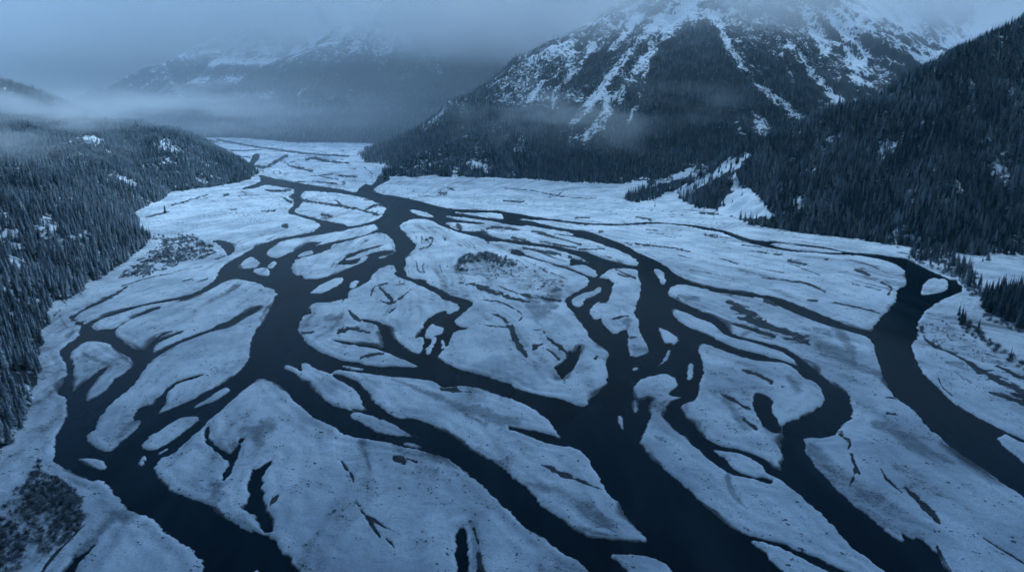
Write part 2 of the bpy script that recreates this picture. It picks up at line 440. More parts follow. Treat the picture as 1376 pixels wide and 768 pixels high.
# grain of the flood plain: everything is drawn out along the flow, fanning from the river bend
FU = gp(530, 262); RR = np.hypot(GX - FU[0], GY - FU[1]); TH = np.arctan2(GX - FU[0], FU[1] - GY)
TH = np.where(GY > FU[1], np.arctan2(GX - FU[0], np.abs(FU[1] - GY) + 400), TH)
TW = TH * 40 + .8 * fbm(GX, GY, 190, 3, 601) + .07 * fbm(GX, GY, 25, 2, 602)
far_ = np.clip(GY / 1500, 0, 1)
THIN = np.clip(.5 + .55 * (perlin(TW, RR / 170, 603) + .6 * perlin(TW * 2.3, RR / 90, 604) + .4 * perlin(TW * 5, RR / 45, 605)) + .35 * fbm(GX, GY, 90, 3, 606), 0, 1.3)
hl = np.abs(perlin(TW * .8, RR / 620, 610)); hl2 = np.abs(perlin(TW * 1.5 + 7, RR / 480, 611))
HAIR = (.12 + .88 * sstep(450, 900, GY)) * np.maximum((1 - sstep(.015, .06 + .03 * far_, hl)) * sstep(.0, .35, fbm(GX, GY, 75, 3, 612)), (1 - sstep(.018, .08, hl2)) * sstep(.2, .5, fbm(GX, GY, 55, 3, 613)))
BAND = SHN / (.38 + 9 * np.clip(fbm(GX, GY, 70, 3, 620) - .14, 0, 1) ** 1.2)

LEAD = stroke_mask(LEADS, .55, .85, 8, 40)
GRY = stroke_mask(GREY, .95, .55, 18, 60)

LIP = np.exp(-((SHN - 1.3) / .75) ** 2) * sstep(-.15, .3, fbm(GX, GY, 26, 2, 640))

# banks, bar tops and shallow scroll ridges
ridge = fbm(GX * .9 + GY * .25, GY * .35 - GX * .1, 30, 3, 21)
land = np.maximum(SHN, 0)
ZG = np.where(SHN > 0, .10 + 1.0 * (1 - np.exp(-land / 1.1)) + .8 * (1 - np.exp(-land / 16)), np.maximum(SHN * .55, -2.0))
soft_ = np.clip(land / 6, 0, 1)
ZG += soft_ * (.6 * fbm(GX, GY, 46, 4, 30) + .7 * ridge + .14 * fbm(GX, GY, 5, 2, 33) + .5 * np.sin(land * .62 + 2.2 * fbm(GX, GY, 40, 2, 35)) * np.exp(-land / 16))
ZG += soft_ * (1.1 * (.5 - np.clip(THIN, 0, 1)) + .5 * perlin(TW * 1.6, RR / 80, 630))
ZG -= (LEAD * .6 + GRY * .15 + HAIR * .35) * soft_
ZG = np.where(SHN > 0, np.maximum(ZG, .10), ZG)

def zg_at(x, y):
    u, v = proj(np.atleast_1d(np.asarray(x, float)), np.atleast_1d(np.asarray(y, float)), np.zeros(np.size(x)))
    i = np.clip(np.searchsorted(vs_, v), 0, len(vs_) - 1); j = np.clip(np.searchsorted(us_, u), 0, len(us_) - 1)
    return ZG[i, j]

# ------------------------------------------------------------------ object helpers
def put(o, label=None, cat=None, group=None, kind=None, parent=None):
    if label: o['label'] = label
    if cat: o['category'] = cat
    if group: o['group'] = group
    if kind: o['kind'] = kind
    if parent is not None: o.parent = parent
    return o

def grid_mesh(name, X, Y, Z, mat, attrs=None, keep=None):
    h, w = X.shape
    me = bpy.data.meshes.new(name)
    idx = np.arange(h * w).reshape(h, w)
    q = np.stack([idx[:-1, :-1], idx[:-1, 1:], idx[1:, 1:], idx[1:, :-1]], -1).reshape(-1, 4)
    # wind upward
    p0 = np.array([X[0, 0], Y[0, 0]]); p1 = np.array([X[0, 1], Y[0, 1]]); p2 = np.array([X[1, 1], Y[1, 1]])
    if np.cross(p1 - p0, p2 - p0) < 0: q = q[:, ::-1]
    if keep is not None:
        k = keep.reshape(-1)[q].any(1); q = q[k]
    co = np.stack([X, Y, Z], -1).reshape(-1, 3)
    used = np.unique(q); remap = np.full(h * w, -1); remap[used] = np.arange(len(used))
    q = remap[q]; co = co[used]
    me.vertices.add(len(co)); me.vertices.foreach_set('co', co.astype(np.float32).ravel())
    me.loops.add(q.size); me.loops.foreach_set('vertex_index', q.astype(np.int32).ravel())
    me.polygons.add(len(q)); me.polygons.foreach_set('loop_start', np.arange(0, q.size, 4, dtype=np.int32))
    me.polygons.foreach_set('loop_total', np.full(len(q), 4, np.int32))
    me.polygons.foreach_set('use_smooth', np.ones(len(q), bool))
    for k, a in (attrs or {}).items():
        at_ = me.attributes.new(k, 'FLOAT', 'POINT'); at_.data.foreach_set('value', a.reshape(-1)[used].astype(np.float32))
    me.update(calc_edges=True); me.validate()
    me.materials.append(mat)
    o = bpy.data.objects.new(name, me); COL.objects.link(o)
    return o

def raw_mesh(name, verts, faces, mats, mi=None, attrs=None):
    me = bpy.data.meshes.new(name); me.from_pydata([tuple(v) for v in verts], [], faces)
    for m in (mats if isinstance(mats, list) else [mats]): me.materials.append(m)
    if mi is not None: me.polygons.foreach_set('material_index', np.array(mi, np.int32))
    for k, a in (attrs or {}).items():
        q = me.attributes.new(k, 'FLOAT', 'POINT'); q.data.foreach_set('value', np.array(a, np.float32))
    me.update()
    return me

# ------------------------------------------------------------------ node helpers
class NT:
    def __init__(self, name, vol=False):
        self.m = bpy.data.materials.new(name); self.m.use_nodes = True
        self.t = self.m.node_tree; self.t.nodes.clear()
        self.out = self.t.nodes.new('ShaderNodeOutputMaterial')
    def n(self, typ, **kw):
        nd = self.t.nodes.new(typ)
        for k, v in kw.items():
            if k in ('op',): nd.operation = v
            elif hasattr(nd, k) and not k.startswith('i_'): setattr(nd, k, v)
        return nd
    def link(self, a, b): self.t.links.new(a, b)
    def val(self, s, x):
        if hasattr(x, 'is_output'): self.link(x, s)
        else: s.default_value = x
    def math(self, op, a, b=None, c=None, clamp=False):
        nd = self.t.nodes.new('ShaderNodeMath'); nd.operation = op; nd.use_clamp = clamp
        self.val(nd.inputs[0], a)
        if b is not None: self.val(nd.inputs[1], b)
        if c is not None: self.val(nd.inputs[2], c)
        return nd.outputs[0]
    def mix(self, f, a, b):
        nd = self.t.nodes.new('ShaderNodeMix'); nd.data_type = 'RGBA'
        self.val(nd.inputs[0], f)
        for s, x in ((nd.inputs[6], a), (nd.inputs[7], b)):
            if hasattr(x, 'is_output'): self.link(x, s)
            else: s.default_value = (*x, 1) if len(x) == 3 else x
        return nd.outputs[2]
    def noise(self, vec, scale, detail=4, rough=.55, dist=0.0):
        nd = self.t.nodes.new('ShaderNodeTexNoise'); nd.inputs['Scale'].default_value = scale
        nd.inputs['Detail'].default_value = detail; nd.inputs['Roughness'].default_value = rough
        nd.inputs['Distortion'].default_value = dist
        self.link(vec, nd.inputs['Vector']); return nd.outputs[0]
    def ramp(self, x, a, b, lo=0.0, hi=1.0):
        nd = self.t.nodes.new('ShaderNodeMapRange'); nd.interpolation_type = 'SMOOTHSTEP'
        self.link(x, nd.inputs[0]); nd.inputs[1].default_value = a; nd.inputs[2].default_value = b
        nd.inputs[3].default_value = lo; nd.inputs[4].default_value = hi
        return nd.outputs[0]
    def attr(self, name, typ='GEOMETRY'):
        nd = self.t.nodes.new('ShaderNodeAttribute'); nd.attribute_name = name; nd.attribute_type = typ
        return nd.outputs['Fac']
    def pos(self):
        return self.t.nodes.new('ShaderNodeNewGeometry').outputs['Position']
    def mapping(self, vec, scale=(1, 1, 1), rot=(0, 0, 0)):
        nd = self.t.nodes.new('ShaderNodeMapping'); self.link(vec, nd.inputs[0])
        nd.inputs['Scale'].default_value = scale; nd.inputs['Rotation'].default_value = rot
        return nd.outputs[0]
    def bump(self, h, strength, dist):
        nd = self.t.nodes.new('ShaderNodeBump'); nd.inputs['Strength'].default_value = strength
        nd.inputs['Distance'].default_value = dist; self.link(h, nd.inputs['Height']); return nd.outputs[0]
    def bsdf(self, col, rough=.8, normal=None, spec=.3):
        nd = self.t.nodes.new('ShaderNodeBsdfPrincipled')
        if hasattr(col, 'is_output'): self.link(col, nd.inputs['Base Color'])
        else: nd.inputs['Base Color'].default_value = (*col, 1)
        self.val(nd.inputs['Roughness'], rough)
        nd.inputs['Specular IOR Level'].default_value = spec
        if normal is not None: self.link(normal, nd.inputs['Normal'])
        self.link(nd.outputs[0], self.out.inputs['Surface']); return nd

SNOW, SNOW2, GRAVEL, WETG = (.80, .83, .87), (.50, .54, .59), (.13, .13, .13), (.012, .015, .018)

def ground_material():
    k = NT('snowy_gravel'); p = k.pos()
    big = k.noise(p, .018, 5, .6); mid = k.noise(p, .09, 5, .62, .6); fine = k.noise(p, .7, 4, .65)
    flow = k.noise(k.mapping(p, (.12, .022, 1), (0, 0, R(22))), 1.0, 4, .6, .8)
    grain = k.noise(p, 1.6, 5, .75); thn = k.attr('thin'); hair = k.attr('hair')
    def wide(n, g): return k.math('MULTIPLY', k.math('SUBTRACT', n, .5), g)
    rag = k.math('ADD', wide(grain, .9), k.math('ADD', wide(fine, 1.3), wide(mid, 1.6)))
    snow = k.mix(k.ramp(big, .34, .60), SNOW2, SNOW)
    snow = k.mix(k.math('MULTIPLY', k.ramp(k.math('ADD', thn, wide(mid, .8)), .25, 1.05), .75), snow, (.42, .45, .49))  # thinner snow is darker; the tone also carries painted soft relief shading
    snow = k.mix(k.math('MULTIPLY', k.ramp(k.math('ADD', grain, wide(fine, .7)), .40, .70), .5), snow, (.36, .39, .43))
    # stones and tufts poking through, in scattered fields
    def specks(scale, keep, r):
        v = k.t.nodes.new('ShaderNodeTexVoronoi'); v.inputs['Scale'].default_value = scale
        d = k.t.nodes.new('ShaderNodeVectorMath'); d.operation = 'ADD'
        k.link(p, d.inputs[0]); nn = k.t.nodes.new('ShaderNodeTexNoise'); nn.inputs['Scale'].default_value = scale * 2.2
        k.link(p, nn.inputs['Vector'])
        sc = k.t.nodes.new('ShaderNodeVectorMath'); sc.operation = 'SCALE'; k.link(nn.outputs['Color'], sc.inputs[0]); sc.inputs['Scale'].default_value = .5 / scale
        k.link(sc.outputs[0], d.inputs[1]); k.link(d.outputs[0], v.inputs['Vector'])
        sep = k.t.nodes.new('ShaderNodeSeparateColor'); k.link(v.outputs['Color'], sep.inputs[0])
        rad = k.math('MULTIPLY', sep.outputs[1], r)
        dot = k.math('LESS_THAN', v.outputs['Distance'], rad)
        field = k.math('LESS_THAN', sep.outputs[0], k.ramp(mid, .49, .64, 0, keep))
        return k.math('MULTIPLY', dot, field)
    sp = k.math('MAXIMUM', specks(.24, .6, .34), specks(.55, .8, .40))
    band = k.attr('band'); lead = k.attr('lead'); grey = k.attr('grey'); scrub = k.attr('scrub')
    # gravel grains through thin snow
    t = k.ramp(k.math('ADD', k.math('MULTIPLY', thn, .75), k.math('MULTIPLY', rag, .8)), .60, 1.05)
    col = k.mix(k.math('MULTIPLY', t, .75), snow, (.13, .14, .15))
    col = k.mix(k.math('MULTIPLY', sp, .9), col, (.06, .065, .07))
    g1 = k.ramp(k.math('ADD', grey, k.math('MULTIPLY', rag, .7)), .1, 1.15)
    col = k.mix(k.math('MULTIPLY', g1, .68), col, (.12, .145, .165))
    sb = k.ramp(k.math('ADD', k.math('MULTIPLY', scrub, .6), k.math('MULTIPLY', rag, .8)), .42, .85)
    col = k.mix(k.math('MULTIPLY', sb, .6), col, (.09, .09, .085))
    hr = k.ramp(k.math('ADD', hair, k.math('MULTIPLY', rag, .8)), .38, .8)
    col = k.mix(k.math('MULTIPLY', hr, .8), col, (.07, .078, .085))
    le = k.ramp(k.math('ADD', lead, k.math('MULTIPLY', rag, .75)), .32, .82)
    col = k.mix(k.math('MULTIPLY', le, .96), col, k.mix(k.ramp(mid, .35, .6), WETG, (.05, .055, .06)))
    wet = k.ramp(k.math('ADD', band, k.math('MULTIPLY', rag, .9)), .3, 1.3, 1, 0)
    col = k.mix(k.math('MULTIPLY', wet, .88), col, (.05, .056, .062))
    col = k.mix(k.math('MULTIPLY', k.attr('lip'), .55), col, (.86, .88, .92))
    h = k.math('ADD', k.math('MULTIPLY', mid, 1.2), k.math('ADD', k.math('MULTIPLY', fine, .4), k.math('MULTIPLY', grain, .2)))
    k.bsdf(col, .9, k.bump(h, .8, 1.1), .12)
    return k.m

def water_material():
    k = NT('river_water'); p = k.pos()
    r1 = k.noise(p, .35, 3, .5); r2 = k.noise(k.mapping(p, (.05, .012, 1), (0, 0, R(18))), 1, 3, .5, .5)
    h = k.math('ADD', k.math('MULTIPLY', r1, .2), k.math('MULTIPLY', r2, .4))
    col = k.mix(k.ramp(r2, .35, .7), (.001, .0045, .007), (.004, .014, .020))
    b = k.bsdf(col, k.ramp(r2, .3, .7, .10, .22), k.bump(h, .12, .6), .12)
    b.inputs['IOR'].default_value = 1.17
    return k.m

def slope_material(name, dark, rockc, fine_scale):
    k = NT(name); p = k.pos()
    s = k.attr('snow'); rock = k.attr('rock')
    n1 = k.noise(p, fine_scale, 6, .68, .4); n2 = k.noise(k.mapping(p, (1, 1, .35)), fine_scale * 3.2, 4, .7)
    m = k.math('ADD', s, k.math('ADD', k.math('MULTIPLY', k.math('SUBTRACT', n1, .5), 1.5), k.math('MULTIPLY', k.math('SUBTRACT', n2, .5), 1.7)))
    base = k.mix(rock, dark, rockc)
    base = k.mix(k.ramp(n2, .3, .7, 0, .5), base, tuple(c * .55 for c in dark))
    col = k.mix(k.ramp(m, .38, .62), base, (.78, .81, .86))
    k.bsdf(col, .9, k.bump(k.math('ADD', n1, k.math('MULTIPLY', n2, .5)), .7, 6.0), .15)
    return k.m

def needle_material(name, base, twig=False):
    k = NT(name); p = k.pos()
    g = k.t.nodes.new('ShaderNodeNewGeometry'); sx = k.t.nodes.new('ShaderNodeSeparateXYZ'); k.link(g.outputs['True Normal'], sx.inputs[0])
    nz = k.math('ABSOLUTE', sx.outputs[2])
    oi = k.t.nodes.new('ShaderNodeObjectInfo')
    fr = k.attr('frost', 'INSTANCER')
    n = k.noise(p, .55, 3, .6)
    amt = k.math('MULTIPLY', fr, k.ramp(n, .32, .6)) if twig else k.math('MULTIPLY', fr, k.ramp(k.math('ADD', k.math('MULTIPLY', nz, .5), n), .5, 1.05))
    var = k.math('MULTIPLY_ADD', oi.outputs['Random'], 1.0, .5)
    dk = k.t.nodes.new('ShaderNodeVectorMath'); dk.operation = 'SCALE'; dk.inputs[0].default_value = base; k.link(var, dk.inputs['Scale'])
    col = k.mix(amt, dk.outputs[0], (.58, .63, .68))
    k.bsdf(col, .9, None, .1)
    return k.m

M_GROUND = ground_material(); M_WATER = water_material()
M_HILL = slope_material('forest_slope', (.026, .032, .036), (.08, .082, .088), .03)
M_MTN = slope_material('mountain_slope', (.026, .032, .036), (.060, .064, .072), .04)
M_NEEDLE = needle_material('spruce_needles', (.022, .040, .044))
M_TWIG = needle_material('bare_twigs', (.13, .135, .14), True)
k_ = NT('bark'); k_.bsdf((.05, .042, .036), .9); M_BARK = k_.m
k_ = NT('stone'); k_.bsdf((.10, .10, .10), .9); M_STONE = k_.m

# scrub fields on the bars (ground cover tint)
SCRUBP = [pts(s)[:, :2] for s in """S:170,190 250,140 320,75 370,100 450,120 560,150 650,190 800,210 950,290 1020,330 950,440 850,440 650,400 480,340 300,270 180,250
V:110,250 190,200 330,190 400,260 560,380 700,450 850,580 856,640 640,530 440,460 250,370 130,290
P:0,768 0,660 40,640 100,665 118,700 105,735 60,768""".splitlines()]
SCR = np.zeros(UU.shape)
for P in SCRUBP:
    rs, cs, D = poly_sd(P)
    SCR[rs, cs] = np.maximum(SCR[rs, cs], 1 - sstep(-9, 7, D + 13 * fbm(GX[rs, cs], GY[rs, cs], 32, 3, 77)))

ground = grid_mesh('valley_floor', GX, GY, ZG, M_GROUND, dict(band=BAND, lead=LEAD, grey=GRY, scrub=SCR, thin=THIN, hair=HAIR, lip=LIP))
put(ground, 'snow covered gravel valley floor with braided river bars', None, None, 'structure')

wx, wy = gp(np.array([-880, 2280, 2280, -880]), np.array([797, 797, 169, 169]))
water = bpy.data.objects.new('river_water', raw_mesh('river_water', [(x, y, 0) for x, y in zip(wx, wy)], [(0, 1, 2, 3)], M_WATER)); COL.objects.link(water)
put(water, 'dark braided river water between the snowy bars', None, None, 'structure')
k_ = NT('far_snow'); k_.bsdf((.6, .63, .67), .9); 
base = bpy.data.objects.new('outer_terrain', raw_mesh('outer_terrain', [(-15000, -6000, -3), (15000, -6000, -3), (15000, 20000, -3), (-15000, 20000, -3)], [(0, 1, 2, 3)], k_.m)); COL.objects.link(base)
put(base, 'snowy ground reaching to the horizon around the valley', None, None, 'structure')

# ------------------------------------------------------------------ hills and mountains
def dist_poly(X, Y, P):
    D = np.full(X.shape, 1e9); ins = np.zeros(X.shape, bool)
    n = len(P)
    for i in range(n):
        a, b = P[i], P[(i + 1) % n]
        e = b - a
        t = np.clip(((X - a[0]) * e[0] + (Y - a[1]) * e[1]) / (e @ e + 1e-9), 0, 1)
        D = np.minimum(D, np.hypot(X - a[0] - t * e[0], Y - a[1] - t * e[1]))
        if a[1] != b[1]:
            c = ((a[1] > Y) != (b[1] > Y)) & (X < (b[0] - a[0]) * (Y - a[1]) / (b[1] - a[1]) + a[0])
            ins ^= c
    return np.where(ins, D, -D)

def ridges_z(X, Y, ridges):
    Z = np.full(X.shape, -500.0); SS = np.zeros(X.shape); DD = np.full(X.shape, 1e4)
    for ri, (P, k, conc) in enumerate(ridges):
        s0 = ri * 1733.0
        for a, b in zip(P[:-1], P[1:]):
            e = b[:2] - a[:2]; L = np.linalg.norm(e)
            t = np.clip(((X - a[0]) * e[0] + (Y - a[1]) * e[1]) / (L * L), 0, 1)
            d = np.hypot(X - a[0] - t * e[0], Y - a[1] - t * e[1])
            dc = np.minimum(d, 2500); z = a[2] + t * (b[2] - a[2]) - k * (d - conc * dc * dc / 5000 - conc * .5 * (d - dc))
            m = z > Z
            Z = np.where(m, z, Z); SS = np.where(m, s0 + t * L, SS); DD = np.where(m, d, DD)
            s0 += L
    return Z, SS, DD

def soft_foot(z, w=14.0):                 # concave run-out where a slope meets the flat
    return np.where(z > 6 * w, z, w * np.log1p(np.exp(np.clip(z / w, -40, 40)))) - 0.045 * w

# --- near left valley side with its wooded spur
LF = np.array([gp(u, v) for u, v in [(-100, 700), (0, 614), (28, 598), (40, 565), (52, 536), (60, 505), (58, 471), (65, 440), (66, 424), (74, 409), (100, 402), (133, 378), (160, 362), (186, 342), (203, 324), (190, 303), (180, 287), (205, 276), (222, 268), (230, 259), (259, 256), (298, 250), (335, 243), (347, 233), (335, 224), (300, 206), (262, 192)]])
LF = np.vstack([LF, [[-1300, 3000], [-3600, 3000], [-3600, 100], [-330, 60]]])
def z_left(X, Y):
    n = fbm(X, Y, 160, 4, 101)
    d = dist_poly(X, Y, LF) + 6 * fbm(X, Y, 45, 2, 99)
    dd = np.maximum(d, 0)
    top = 122 + 70 * sstep(900, 300, Y)
    z = top * (1 - np.exp(-.72 * dd / top)) + np.clip(dd / 120, 0, 1) * (22 * n + 6 * fbm(X, Y, 40, 3, 105))
    z += np.clip(dd - 420, 0, 900) * .02
    return np.where(d > -3, z, -4 + d * .2) - .3
# --- right forested hill
RE = [(np.array([at(1560, -95, 1480), at(1376, 25, 1410), at(1296, 68, 1330), at(1216, 113, 1285), at(1166, 135, 1320), at(1116, 144, 1385), at(1081, 163, 1425), at(1041, 187, 1500), at(985, 224, 1640)]), .66, .35),
      (np.array([at(1116, 144, 1385), at(1120, 235, 1190)]), .62, .2),
      (np.array([at(1250, 95, 1300), at(1275, 250, 1000)]), .66, .2),
      (np.array([at(1420, 0, 1420), at(1420, 230, 1020)]), .66, .2)]
def z_right(X, Y):
    z, s, d = ridges_z(X, Y, RE)
    z = z + np.clip(d / 80, 0, 1) * (19 * fbm(X, Y, 130, 4, 120) + 5 * fbm(X, Y, 36, 3, 125)) + 6 * fbm(X, Y, 60, 2, 128)
    return soft_foot(z, 5)
# --- wooded knoll at the bend
KN = [(np.array([at(524, 238, 1800), at(538, 222, 1830), at(563, 204, 1890), at(593, 198, 1930), at(612, 188, 1980), at(645, 172, 2030), at(675, 164, 2080), at(720, 165, 2120), at(800, 180, 2080)]), .74, .3)] + [
      (np.array([at(*p), at(*q)]), .62, .3) for p, q in (((563, 204, 1890), (556, 233, 1800)), ((612, 188, 1980), (606, 232, 1800)), ((612, 188, 1980), (645, 226, 1810)), ((645, 172, 2030), (688, 228, 1790)), ((690, 165, 2090), (730, 226, 1790)), ((720, 165, 2120), (770, 228, 1780)))]
def z_knoll(X, Y):
    z, s, d = ridges_z(X, Y, KN)
    z = z + np.clip(d / 50, 0.25, 1) * (7 * fbm(X, Y, 110, 3, 140) + 3 * fbm(X, Y, 30, 2, 145))
    return soft_foot(z, 5)
# --- great mountain above the bend
MA = [(np.array([at(758, 49, 2500), at(808, 25, 2560), at(858, 0, 2640), at(940, -60, 2800), at(1000, -85, 2900)]), .66, .5),
      (np.array([at(1000, -85, 2900), at(1060, -95, 3000), at(1085, -70, 3080)]), 1.1, .5),
      (np.array([at(642, 121, 2450), at(678, 101, 2420), at(718, 76, 2450), at(758, 49, 2500)]), 1.05, .7),
      (np.array([at(1060, -95, 3000), at(1075, -10, 2750), at(1052, 105, 2300), at(1000, 200, 1950)]), .80, .6),
      (np.array([at(1010, -75, 2900), at(985, 35, 2600), at(930, 140, 2200), at(880, 215, 1850)]), .78, .6),
      (np.array([at(930, -50, 2780), at(905, 45, 2480), at(860, 130, 2200), at(830, 200, 1950)]), .80, .6),
      (np.array([at(858, 0, 2640), at(838, 60, 2450), at(780, 165, 2120)]), .76, .6),
      (np.array([at(808, 25, 2560), at(780, 90, 2380), at(720, 170, 2150)]), .80, .6),
      (np.array([at(758, 49, 2500), at(730, 115, 2330), at(690, 165, 2200)]), .80, .6)]
def z_mount(X, Y):
    wx_ = 60 * fbm(X, Y, 420, 3, 150); wy_ = 60 * fbm(X, Y, 420, 3, 155)
    z, s, d = ridges_z(X + wx_ * .5, Y + wy_ * .5, MA)
    g = np.abs(perlin(s / 95 + .5 * perlin(s / 300, d / 260, 7), d / 900, 160)); g2 = np.abs(perlin(s / 38, d / 420, 165))
    rough = np.clip(d / 120, .2, 1) * np.clip(z / 200, .08, 1)
    rid = 1 - 2 * np.abs(fbm(X, Y, 210, 4, 174)); rid2 = 1 - 2 * np.abs(fbm(X, Y, 70, 3, 176))
    z = z + rough * (62 * (g - .28) + 26 * (g2 - .28) + 16 * rid + 8 * rid2) + np.clip(z / 150, 0, 1) * 10 * fbm(X, Y, 130, 4, 170)
    z = z + 6 * fbm(X, Y, 70, 2, 172)
    return soft_foot(z, 13)
def gully_snow(X, Y):
    wx_ = 60 * fbm(X, Y, 420, 3, 150); wy_ = 60 * fbm(X, Y, 420, 3, 155)
    z, s, d = ridges_z(X + wx_ * .5, Y + wy_ * .5, MA)
    g = np.abs(perlin(s / 95 + .5 * perlin(s / 300, d / 260, 7), d / 900, 160)); g2 = np.abs(perlin(s / 38, d / 420, 165))
    return np.maximum(1 - sstep(.02, .16, g), .8 * (1 - sstep(.02, .13, g2)))
# --- cirque wall behind
MB = [(np.array([at(1040, -90, 3350), at(1150, -70, 3450), at(1250, -75, 3550), at(1330, -100, 3600), at(1440, -140, 3500), at(1600, -170, 3300)]), .80, .7),
      (np.array([at(1190, -70, 3480), at(1175, 30, 3100), at(1130, 120, 2750)]), .80, .5),
      (np.array([at(1270, -75, 3560), at(1262, 10, 3250), at(1235, 60, 3000)]), .85, .5),
      (np.array([at(1400, -125, 3530), at(1345, 30, 3000), at(1320, 90, 2650)]), .80, .5)]
def z_cirque(X, Y):
    z, s, d = ridges_z(X, Y, MB)
    g = np.abs(perlin(s / 120, d / 700, 180)); g2 = np.abs(perlin(s / 45, d / 400, 185))
    z = z + np.clip(d / 160, .1, 1) * (70 * (g - .28) + 26 * (g2 - .28)) + 26 * fbm(X, Y, 190, 4, 187)
    return z
# --- far ranges at the head of the valley
MC = [(np.array([at(60, 165, 4600), at(110, 142, 4800), at(145, 122, 4900), at(172, 101, 5000), at(215, 86, 5100), at(300, 45, 5400), at(400, 0, 5700), at(480, -30, 6000)]), .66, .55),
      (np.array([at(215, 86, 5100), at(255, 150, 4100)]), .5, .4), (np.array([at(320, 55, 5400), at(345, 110, 4700), at(370, 165, 3800)]), .5, .4)]
MD = [(np.array([at(400, 60, 4700), at(455, 35, 4700), at(520, 15, 4800), at(580, -5, 5000), at(650, 35, 5200), at(705, 84, 5200), at(780, 60, 5600), at(860, 20, 6000)]), .66, .55),
      (np.array([at(520, 15, 4800), at(480, 105, 4100), at(440, 172, 3500)]), .5, .4), (np.array([at(590, -5, 5000), at(565, 110, 4200), at(560, 175, 3500)]), .5, .4),
      (np.array([at(455, 50, 4700), at(415, 120, 4200), at(380, 168, 3700)]), .5, .4)]
def z_far(RID, seed):
    def f(X, Y):
        z, s, d = ridges_z(X, Y, RID)
        g = np.abs(perlin(s / 150, d / 900, seed)); g2 = np.abs(perlin(s / 60, d / 500, seed + 5))
        z = z + np.clip(d / 200, .1, 1) * (120 * (g - .28) + 50 * (g2 - .28)) * np.clip(z / 300, .1, 1) + 20 * fbm(X, Y, 260, 4, seed + 9)
        # wooded terrace at the foot
        return soft_foot(z, 24)
    return f
z_farL, z_farR = z_far(MC, 200), z_far(MD, 220)
# --- hill shoulder beyond the left slope, half sunk in mist
ML = [(np.array([at(-260, 60, 2100), at(-60, 92, 2150), at(0, 104, 2200), at(42, 118, 2250), at(97, 147, 2350), at(150, 185, 2450)]), .55, .3)]
def z_lsh(X, Y):
    z, s, d = ridges_z(X, Y, ML)
    return soft_foot(z + 8 * fbm(X, Y, 150, 4, 240), 10)

def field(name, box, step, zf, mat, snowf, label, zmin=-2.5):
    x = np.arange(box[0], box[1] + step, step); y = np.arange(box[2], box[3] + step, step)
    X, Y = np.meshgrid(x, y); Z = zf(X, Y)
    gy, gx = np.gradient(Z, step)
    sn, rk = snowf(X, Y, Z, np.hypot(gx, gy))
    o = grid_mesh(name, X, Y, Z, mat, dict(snow=sn, rock=rk), Z > zmin)
    return put(o, label, None, None, 'structure')

def in_poly_px(u, v, P):
    ins = np.zeros(u.shape, bool)
    for i in range(len(P)):
        a, b = P[i], P[(i + 1) % len(P)]
        if a[1] != b[1]:
            ins ^= ((a[1] > v) != (b[1] > v)) & (u < (b[0] - a[0]) * (v - a[1]) / (b[1] - a[1]) + a[0])
    return ins

OPEN = [np.array(q, float) for q in (
    [(985, 250), (1002, 252), (1022, 268), (1040, 290), (955, 292), (972, 276)], [(812, 266), (835, 250), (868, 240), (870, 249), (838, 259), (820, 270)],
    [(868, 282), (905, 258), (945, 234), (985, 214), (1004, 203), (1008, 212), (975, 230), (950, 247), (925, 261), (890, 284)], [(898, 236), (928, 227), (929, 234), (900, 241)])]
def open_snow(X, Y, Z):
    u, v = proj(X, Y, Z); u = u + 8 * fbm(X, Y, 30, 3, 460); v = v + 5 * fbm(X, Y, 30, 3, 461)
    m = np.zeros(X.shape)
    for P in OPEN: m = np.maximum(m, in_poly_px(u, v, P))
    return m

def px_ellipses(X, Y, Z, L):
    """snow clearings given at photo points: (u, v, half width, half height, tilt)"""
    u, v = proj(X, Y, Z)
    m = np.zeros(X.shape)
    for (a, b, w, h, t) in L:
        c, s = math.cos(R(t)), math.sin(R(t))
        du, dv = u - a, v - b
        q = np.hypot((du * c + dv * s) / w, (-du * s + dv * c) / h)
        m = np.maximum(m, 1 - sstep(.6, 1.25, q + .3 * fbm(X, Y, 30, 3, 300)))
    return m

def px_strokes(X, Y, Z, lines):
    u, v = proj(X, Y, Z)
    m = np.zeros(X.shape); nz = .45 * fbm(X, Y, 45, 3, 310)
    for s in lines:
        Q = pts(s)
        for i in range(len(Q) - 1):
            e = Q[i + 1] - Q[i]
            t = np.clip(((u - Q[i, 0]) * e[0] + (v - Q[i, 1]) * e[1]) / (e[0] ** 2 + e[1] ** 2), 0, 1)
            r = (Q[i, 2] + t * e[2]) / 2
            m = np.maximum(m, 1 - sstep(.5, 1.3, np.hypot(u - Q[i, 0] - t * e[0], v - Q[i, 1] - t * e[1]) / r + nz))
    return m

CLR_L = [(14, 318, 22, 16, 20), (66, 300, 17, 12, 25), (60, 322, 10, 8, 0), (126, 188, 16, 6, 8), (222, 192, 9, 9, 20), (238, 203, 12, 5, 15), (270, 242, 11, 6, 10), (175, 244, 14, 4, 25), (120, 315, 7, 6, 40), (20, 352, 14, 8, 30), (285, 218, 6, 4, 20), (6, 285, 12, 6, 10)]
CLR_R = [(1002, 270, 24, 16, 40), (985, 240, 8, 10, 40), (1190, 195, 12, 14, -50), (1185, 208, 6, 10, -30), (1345, 230, 12, 16, -60), (1352, 245, 8, 12, -40), (1120, 186, 14, 5, -15), (1290, 250, 5, 12, -20), (1335, 70, 3, 14, -10), (1306, 110, 3, 14, -20), (1075, 272, 12, 9, -40), (1262, 330, 8, 5, 0), (1360, 120, 4, 12, 20), (1225, 320, 14, 4, 20)]
CLR_K = [(642, 220, 14, 8, 20), (612, 235, 5, 8, 0), (655, 228, 6, 6, 0), (560, 225, 5, 4, 0)]
